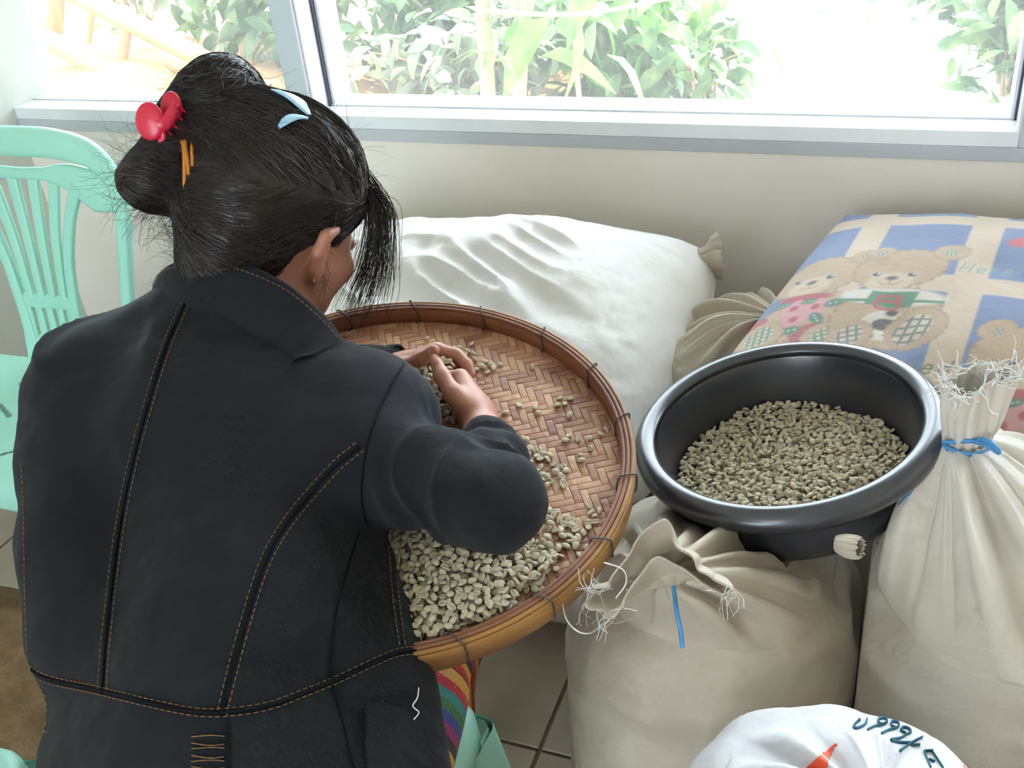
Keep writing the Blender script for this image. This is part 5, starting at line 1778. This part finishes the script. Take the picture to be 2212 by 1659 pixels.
def flow(p):
    """combing direction: swept back from the hairline to bun or top knot"""
    q = p - pHd
    u_, f_, r_ = q @ hu, q @ hf, q @ hr
    tgt = BUN * 0.75 + pHd * 0.25 if u_ < 0.055 else CLIPP * 0.6 + KNOT * 0.4
    if np.linalg.norm(p - KNOT) < 0.075:      # knot: combed over, backwards
        return unit(np.array([-0.5, -0.35, -0.75]) + 0.3 * rng.normal(0, 1, 3))
    if np.linalg.norm(p - BUN) < 0.07:        # bun: round its axis
        ax = unit(at(315, 388, 1.315) - at(435, 385, 1.32))
        return unit(np.cross(ax, p - BUN) * 0.4 + ax * 0.05 + rng.normal(0, 0.004, 3))
    return unit(tgt - p)

st = Strands()
fy = Strands()
ids = rng.choice(len(HV), 5200)
for i in ids:
    p = HV[i].copy(); d = None
    if p[2] < pNB[2] + 0.02: continue
    pts = []
    wob = rng.normal(0, 0.10, 3)
    L = rng.integers(6, 13)
    lift = rng.uniform(0.0004, 0.0022)
    for k in range(L):
        h, nn, _, _ = HB.find_nearest(Vector(p))
        h, nn = np.array(h), np.array(nn)
        pts.append(h + nn * lift)
        g = flow(h) + wob + rng.normal(0, 0.05, 3)
        g = unit(g - nn * (g @ nn))
        if d is not None: g = unit(0.6 * d + 0.4 * g)
        d = g
        p = h + g * 0.009
    st.add(np.array(pts), rng.uniform(0.00035, 0.00075))
st.build('hair_strands', M_strand, hair)
# flyaways: lift off the surface, mostly at the knot, bun and nape
wgt = np.exp(-(np.linalg.norm(HV - KNOT, axis=1) / 0.06) ** 2) * 1.0 + np.exp(-(np.linalg.norm(HV - BUN, axis=1) / 0.055) ** 2) * 0.8 + np.exp(-(np.linalg.norm(HV - at(390, 520, 1.3), axis=1) / 0.06) ** 2) * 0.5 + 0.08
wgt /= wgt.sum()
for i in rng.choice(len(HV), 1300, p=wgt):
    p, d = HV[i].copy(), unit(0.55 * HN[i] + 0.9 * flow(HV[i]) + 0.35 * rng.normal(0, 1, 3))
    if p[2] < pNB[2] + 0.03: continue
    pts = [p - HN[i] * 0.002]
    curl = rng.normal(0, 0.22, 3)
    for k in range(8):
        d = unit(d + curl + rng.normal(0, 0.08, 3) + np.array([0, 0, -0.05]))
        p = p + d * rng.uniform(0.004, 0.0085)
        pts.append(p.copy())
    fy.add(np.array(pts), rng.uniform(0.00012, 0.00026))
# lock of hair hanging in front of the face
for k in range(260):
    q = rng.normal(0, 1, 2)
    s_ = rng.uniform(0, 1)
    x0, y0 = 775 + 14 * q[0], 380 + 40 * rng.uniform(-0.4, 1)
    x1, y1 = 822 + 18 * q[0] - 12 * s_, 455 + 20 * q[1] * 0.4
    x2, y2 = 838 + 16 * q[0] - 55 * s_, 560
    x3, y3 = 830 + 20 * q[0] - 85 * s_ + rng.normal(0, 6), 640
    x4, y4 = 800 + 26 * q[0] - 90 * s_ * 0.6 + rng.normal(0, 8), 690 + 20 * rng.normal()
    D = 1.335 + 0.012 * q[1]
    P = smooth_path([at(x0, y0, D), at(x1, y1, D - 0.005), at(x2, y2, D), at(x3, y3, D + 0.01), at(x4, y4, D + 0.01)], 16)
    e_ = rng.integers(10, len(P) + 1)
    fy.add(P[:e_], rng.uniform(0.0003, 0.0006))
# wisps by the ear and the cheek
for k in range(26):
    x0, y0 = 700 + rng.normal(0, 8), 480 + rng.normal(0, 10)
    P = smooth_path([at(x0, y0, 1.285), at(x0 - 10 + rng.normal(0, 4), y0 + 60, 1.27), at(x0 + rng.normal(0, 8), y0 + 120, 1.27), at(x0 + 20 + rng.normal(0, 25), y0 + 160, 1.28)], 14)
    fy.add(P, 0.0003)
fy.build('loose_hair', M_strand, hair)

# ---------------------------------------------------------------- hair accessories
M_red = mat('red_plastic', 'c8203c', 0.3, spec=0.5)
M_orange = mat('orange_elastic', 'c07a2c', 0.6, bump=0.2, bscale=300)
M_blue = mat('pale_blue_felt', 'a9cfe6', 0.6, '9cc5df', 40, 2)
# claw clip: two round wings and toothed jaws
c0 = at(322, 262, 1.275)
cl = empty('claw_clip', c0); tag(cl, 'red plastic claw clip in the woman\'s hair', 'hair clip')
vd = unit(CAM_C - c0)
cu_ = unit(ray(342, 262) - ray(302, 262)); cv_ = np.cross(vd, cu_)
def disc(c, ru, rv, u_, v_, n_, th, name, m, parent, dome=0.004):
    V, an = [], np.linspace(0, 2 * np.pi, 36, endpoint=False)
    for k_, h_ in ((0.0, dome), (0.4, dome * 0.85), (0.75, dome * 0.45), (0.95, 0.0), (1.0, -th / 2), (0.95, -th), (0.0, -th)):
        for t_ in an:
            V.append(c + u_ * ru * k_ * math.cos(t_) + v_ * rv * k_ * math.sin(t_) + n_ * h_)
    return obj(name, V, grid_faces(7, 36, False, True), m, parent)
nn_ = unit(vd * 0.8 - cu_ * 0.5)
disc(c0, 0.0185, 0.0215, unit(np.cross(cv_, nn_)), cv_, nn_, 0.003, 'clip_wing', M_red, cl)
disc(at(372, 232, 1.285), 0.012, 0.018, cu_, cv_, unit(vd + cu_ * 0.4), 0.003, 'clip_wing', M_red, cl)
jaw = MB()
jp = smooth_path([at(338, 272, 1.272), at(356, 268, 1.268), at(372, 245, 1.27), at(384, 222, 1.278)], 16)
MB().tube(jp, np.linspace(0.009, 0.006, len(jp)), 8, flat=0.45).build('clip_jaw', M_red, cl)
jp2 = smooth_path([at(345, 282, 1.272), at(352, 296, 1.272), at(342, 304, 1.275)], 8)
MB().tube(jp2, np.linspace(0.006, 0.003, len(jp2)), 8, flat=0.5).build('clip_jaw', M_red, cl)
for k, (x, y) in enumerate(((362, 282), (374, 268), (384, 250), (391, 233))):
    a_, b_ = at(x - 8, y - 4, 1.27), at(x + 9, y + 9, 1.279)
    MB().tube(np.linspace(a_, b_, 5), np.linspace(0.0034, 0.0012, 5), 6).build('clip_tooth', M_red, cl)

# orange elastic round the bun
ax = unit(at(315, 388, 1.315) - at(435, 385, 1.32)); bc = at(404, 376, 1.290)
u1 = unit(np.cross(ax, [0, 0, 1])); v1 = np.cross(ax, u1)
ht = empty('hair_elastic', bc); tag(ht, 'orange elastic band around the woman\'s low bun', 'hair band')
an = np.linspace(0, 2 * np.pi, 40, endpoint=False)
for k_, (off, rr_) in enumerate(((0.0, 0.0400), (-0.0055, 0.0405), (0.0050, 0.0390))):
    MB().tube(bc + ax * (off + 0.002 * np.sin(2 * an + k_))[:, None] + rr_ * (np.cos(an)[:, None] * u1 + np.sin(an)[:, None] * v1), 0.0026, 7, closed=True).build('elastic_loop', M_orange, ht)

# pale blue bow clip on the crown
bw = empty('blue_hair_bow', at(640, 235, 1.30)); tag(bw, 'pale blue felt leaf bow on the woman\'s crown', 'hair clip')
def leafpad(pa, pb, wv, name, th=0.0035):
    pa, pb, wv = map(np.asarray, (pa, pb, wv))
    d = pb - pa; nrm = unit(np.cross(d, wv))
    if nrm @ (CAM_C - pa) < 0: nrm = -nrm
    V = []
    for i in range(15):
        t = i / 14
        w = math.sin(math.pi * min(max(t, 0.03), 0.97)) ** 0.7
        for s_, h_ in ((-1, 0), (-0.85, 0.8), (-0.5, 1.0), (0, 0.55), (0.5, 1.0), (0.85, 0.8), (1, 0), (0.5, -0.6), (-0.5, -0.6)):
            V.append(pa + d * t + wv * w * s_ + nrm * (th * h_ * (0.5 + 0.5 * w) + 0.006 * math.sin(math.pi * t)))
    return obj(name, V, grid_faces(15, 9, False, True), M_blue, bw)
def on_hair(x, y, lift=0.003):
    h, nn, _, _ = HB.ray_cast(Vector(CAM_C), Vector(ray(x, y)))
    return (np.array(h) - ray(x, y) * lift) if h is not None else at(x, y, 1.31)
pa, pb = on_hair(588, 196), on_hair(668, 250)
leafpad(pa, pb, unit(np.cross(pb - pa, hu + 0.2 * hr)) * 0.017, 'bow_leaf')
pa, pb = on_hair(602, 277), on_hair(664, 256)
leafpad(pa, pb, unit(np.cross(pb - pa, hu)) * 0.011, 'bow_leaf')

# small earring
eo = MB().tube([hd(0.080, -0.004, -0.048) + 0.0035 * np.array([math.cos(t_) * 0.4, math.sin(t_), math.cos(t_)]) for t_ in np.linspace(0, 2 * np.pi, 16, endpoint=False)], 0.0008, 6, closed=True)
eo.build('earring', mat('silver', 'd8d4cc', 0.25, metal=1.0), woman)

# ================================================================ PLASTIC SEATS
M_mint = mat('mint_plastic', 'a0dac6', 0.38, '98d3be', 4, 2, spec=0.5, bump=0.02, bscale=60)
def loft(rows, name, m, parent, wrap=True, cap=False):
    V = np.stack(rows)
    return obj(name, V.reshape(-1, 3), grid_faces(V.shape[0], V.shape[1], False, wrap), m, parent)

# ---- chair facing the room; local frame: s across, h up the back, t toward the sitter
CH_O = at_z(20, 792, 0.44)                      # rear edge of the seat
ch = empty('plastic_chair', (CH_O[0], CH_O[1], 0)); tag(ch, 'mint green plastic chair with fan slats in the back', 'chair')
cS = unit([0.985, 0.17, 0]); cT = np.array([cS[1], -cS[0], 0.0])       # across (to the right), toward the camera

# chair back: a bent shell drawn in the (s, h) plane of the back
SEAT_H = 0.44
TILT = 0.16
def back(s, h, t=0.0):
    """s across, h height above the seat, t thickness toward the sitter; the back leans and curves"""
    s, h, t = np.broadcast_arrays(np.asarray(s, float), np.asarray(h, float), np.asarray(t, float))
    lean = -TILT * h - 0.05 * np.clip(h, 0, 1) ** 2
    curve = 0.55 * s ** 2
    return np.array([CH_O[0], CH_O[1], SEAT_H]) + s[..., None] * cS + h[..., None] * np.array([0, 0, 1.0]) + (lean + curve + t)[..., None] * cT
def bar(path, w, th, name, parent=ch, n=40, closed=False):
    """flat rounded bar along a path in the back plane; w = half width (number or list)"""
    P = smooth_path([(a, b, 0) for a, b in path], n, closed)[:, :2]
    w = np.interp(np.linspace(0, 1, len(P)), np.linspace(0, 1, len(np.atleast_1d(w))), np.atleast_1d(w))
    if closed: T = np.roll(P, -1, 0) - np.roll(P, 1, 0)
    else: T = np.gradient(P, axis=0)
    T /= np.linalg.norm(T, axis=1, keepdims=True)
    Nn = np.stack([-T[:, 1], T[:, 0]], 1)
    prof = [(-1, 0.3), (-0.85, 0.85), (-0.4, 1.0), (0.4, 1.0), (0.85, 0.85), (1, 0.3), (1, -0.6), (0.8, -1), (-0.8, -1), (-1, -0.6)]
    rows = []
    for a, b in prof:
        q = P + Nn * (w * a)[:, None]
        rows.append(back(q[:, 0], q[:, 1], th * b))
    V = np.stack(rows, 1)
    return obj(name, V.reshape(-1, 3), grid_faces(len(P), len(prof), closed, True), M_mint, parent)
def back_px(x, y):
    """(s, h) on the back of a picture point, by iteration"""
    s, h = 0.0, 0.2
    for _ in range(12):
        p0 = back(s, h); J_ = np.stack([(back(s + 1e-4, h) - p0) / 1e-4, (back(s, h + 1e-4) - p0) / 1e-4], 1)
        r = ray(x, y)
        A = np.column_stack([J_, -r])
        sol = np.linalg.solve(A, CAM_C - p0)
        s, h = s + sol[0], h + sol[1]
    return s, h
c_s = 0.5 * (back_px(45, 345)[0] + back_px(104, 690)[0])
def mir(P): return [(2 * c_s - a, b) for a, b in P][::-1]
def pp(*pts): return [back_px(x, y) for x, y in pts]
post = pp((283, 760), (276, 640), (270, 540), (264, 450), (243, 385), (195, 335), (120, 312), (45, 306))
top_ = post + [(2 * c_s - a, b) for a, b in post[:-1]][::-1]
# keep the two posts symmetric and run them down to the floor behind the seat
bar(top_, [0.015, 0.015, 0.017, 0.022, 0.026, 0.027, 0.026, 0.022, 0.017, 0.015, 0.015], 0.012, 'back_frame', n=120)
xb = pp((252, 430), (205, 412), (150, 385), (95, 376), (45, 374))
bar(xb + [(2 * c_s - a, b) for a, b in xb[:-1]][::-1], [0.020, 0.040, 0.026, 0.012, 0.010, 0.012, 0.026, 0.040, 0.020], 0.007, 'cross_rail', n=80)
ribs = [((116, 378), (139, 645)), ((70, 376), (116, 645)), ((25, 376), (93, 645)), ((-22, 378), (70, 645))]
for a, b in ribs:
    p, q = back_px(*a), back_px(*b)
    m_ = (0.5 * (p[0] + q[0]) + 0.12 * (c_s - 0.5 * (p[0] + q[0])), 0.5 * (p[1] + q[1]))
    bar([p, m_, q], [0.014, 0.0115, 0.0095], 0.006, 'back_slat', n=16)
p, q = back_px(-70, 382), back_px(48, 645)
bar([p, (0.5 * (p[0] + q[0]) + 0.01, 0.5 * (p[1] + q[1])), q], [0.012, 0.011, 0.0095], 0.006, 'back_slat', n=16)
fr_r = pp((166, 400), (152, 470), (149, 560), (160, 650), (172, 720), (190, 790))
bar(fr_r, [0.016, 0.013, 0.012, 0.012, 0.014, 0.020], 0.008, 'fan_frame', n=40)
bar([(2 * c_s - a, b) for a, b in fr_r], [0.016, 0.013, 0.012, 0.012, 0.014, 0.020], 0.008, 'fan_frame', n=40)
lo = back_px(105, 650); lo2 = back_px(108, 735)
hw = fr_r[3][0] - c_s
bar([(c_s - hw, lo[1]), (c_s, lo[1] - 0.002), (c_s + hw, lo[1])], 0.014, 0.006, 'lower_rail', n=12)
for k in range(-2, 3):
    x = c_s + k * hw * 0.40
    bar([(x, lo[1] - 0.005), (x * 0.97 + c_s * 0.03, lo2[1] * 0.6 + lo[1] * 0.4), (x, lo2[1] - 0.012)], 0.0095, 0.005, 'lower_slat', n=8)
bar([(c_s - hw * 1.15, lo2[1] - 0.03), (c_s, lo2[1] - 0.03), (c_s + hw * 1.15, lo2[1] - 0.03)], 0.040, 0.006, 'lower_panel', n=12)

# seat: grid shell with slots left open, front apron rolled down
ns_, nt_ = 120, 110
ss = np.linspace(-0.225, 0.225, ns_); tt = np.linspace(-0.03, 0.43, nt_)
S_, T_ = np.meshgrid(ss, tt, indexing='ij')
edge_ = np.maximum(np.abs(S_) / 0.225, 0)
zz = 0.012 * (S_ / 0.225) ** 2 - 0.018 * np.exp(-((T_ - 0.18) / 0.14) ** 2) * (1 - edge_ ** 2)
roll = np.clip((T_ - 0.36) / 0.07, 0, 1)
zz = zz - 0.085 * roll ** 1.7 * (1 - 0.45 * np.cos(S_ / 0.225 * math.pi / 2) ** 2 * roll)
tpos = T_ - 0.045 * roll ** 2
wid = 1 - 0.10 * np.clip(0.12 - T_, 0, 1) / 0.12
V = np.array([CH_O[0], CH_O[1], SEAT_H]) + ((c_s + S_ * wid)[..., None]) * cS + tpos[..., None] * cT + zz[..., None] * np.array([0, 0, 1.0])
F_ = grid_faces(ns_, nt_)
ci, cj = F_[:, 0] // nt_, F_[:, 0] % nt_
fs, ft = ss[ci] + (ss[1] - ss[0]) / 2, tt[cj] + (tt[1] - tt[0]) / 2
hole = np.zeros(len(F_), bool)
for side_ in (-1, 1):
    for k in range(4):
        cx_, ct_ = side_ * (0.055 + 0.0 * k), 0.075 + 0.072 * k
        for side2 in (0, 1):
            cx2 = side_ * (0.055 + 0.085 * side2)
            a_ = (fs - cx2) * side_; b_ = ft - ct_
            al, bl_ = (a_ * 0.80 - b_ * 0.60), (a_ * 0.60 + b_ * 0.80)
            hole |= (np.abs(al) < 0.030) & (np.abs(bl_) < 0.0052)
o = obj('seat', V.reshape(-1, 3), F_[~hole], M_mint, ch)
md = o.modifiers.new('thickness', 'SOLIDIFY'); md.thickness = 0.004; md.offset = -1
def leg(top, foot, w0, w1, name, parent):
    top, foot = np.asarray(top, float), np.asarray(foot, float)
    P = np.linspace(top, foot, 12)
    return MB().tube(P, np.linspace(w0, w1, 12), 10).build(name, M_mint, parent)
def seat_pt(s, t, z): return np.array([CH_O[0], CH_O[1], 0]) + (c_s + s) * cS + t * cT + np.array([0, 0, z])
for s_ in (-1, 1):
    leg(seat_pt(s_ * 0.20, 0.385, 0.42), seat_pt(s_ * 0.225, 0.42, 0.0), 0.024, 0.017, 'leg', ch)
    leg(seat_pt(s_ * 0.225, 0.02, 0.50), seat_pt(s_ * 0.23, -0.07, 0.0), 0.020, 0.017, 'leg', ch)

# ---- stool under the woman
def stool(name, label, c, ang, size, hgt, splay=0.045, group=None):
    e = empty(name, (c[0], c[1], 0)); tag(e, label, 'stool', group)
    u_ = np.array([math.cos(ang), math.sin(ang), 0]); v_ = np.array([-math.sin(ang), math.cos(ang), 0])
    P = lambda a, b, z: np.array([c[0], c[1], 0]) + a * u_ + b * v_ + np.array([0, 0, z])
    th = np.linspace(0, 2 * np.pi, 64, endpoint=False)
    sup = (np.abs(np.cos(th)) ** 5 + np.abs(np.sin(th)) ** 5) ** (-1 / 5)
    rows = []
    h_ = size / 2
    for k_, z in ((0.0, hgt - 0.003), (0.5, hgt - 0.002), (0.9, hgt), (0.97, hgt - 0.002), (1.0, hgt - 0.010), (1.02, hgt - 0.05), (0.99, hgt - 0.05), (0.96, hgt - 0.012), (0.0, hgt - 0.010)):
        rows.append([P(h_ * k_ * a * math.cos(t_), h_ * k_ * a * math.sin(t_), z) for t_, a in zip(th, sup)])
    loft([np.array(r) for r in rows], 'seat', M_mint, e)
    # each leg is an angle-section corner with an arched top to its neighbours
    for sa_ in (-1, 1):
        for sb__ in (-1, 1):
            rows = []
            for k in range(14):
                t = k / 13
                z = (hgt - 0.04) * (1 - t)
                w = 0.052 * (1 - 0.35 * t) + 0.085 * max(0, 1 - t / 0.22) ** 2.2
                o_ = h_ * 1.0 + splay * t
                cr_ = 0.014
                out = [(o_ - w, o_), (o_ - cr_, o_), (o_ - cr_ * 0.3, o_ - cr_ * 0.3), (o_, o_ - cr_), (o_, o_ - w), (o_ - 0.005, o_ - w), (o_ - 0.006, o_ - cr_), (o_ - cr_, o_ - 0.006), (o_ - w, o_ - 0.005)]
                rows.append(np.array([P(sa_ * a, sb__ * b, z) for a, b in out]))
            V = np.stack(rows)
            Fq = grid_faces(14, 9, False, True)
            if sa_ * sb__ < 0: Fq = Fq[:, ::-1]
            obj('leg', V.reshape(-1, 3), Fq, M_mint, e)
    return e
stool('plastic_stool', 'mint green plastic stool the woman sits on', (-0.578, 0.640), math.radians(-3), 0.31, 0.452)
stool('spare_stool', 'mint green plastic stool standing by the jute sack', at_z(-300, 1840, 0.44)[:2], math.radians(20), 0.30, 0.44)
bpy.context.view_layer.update()
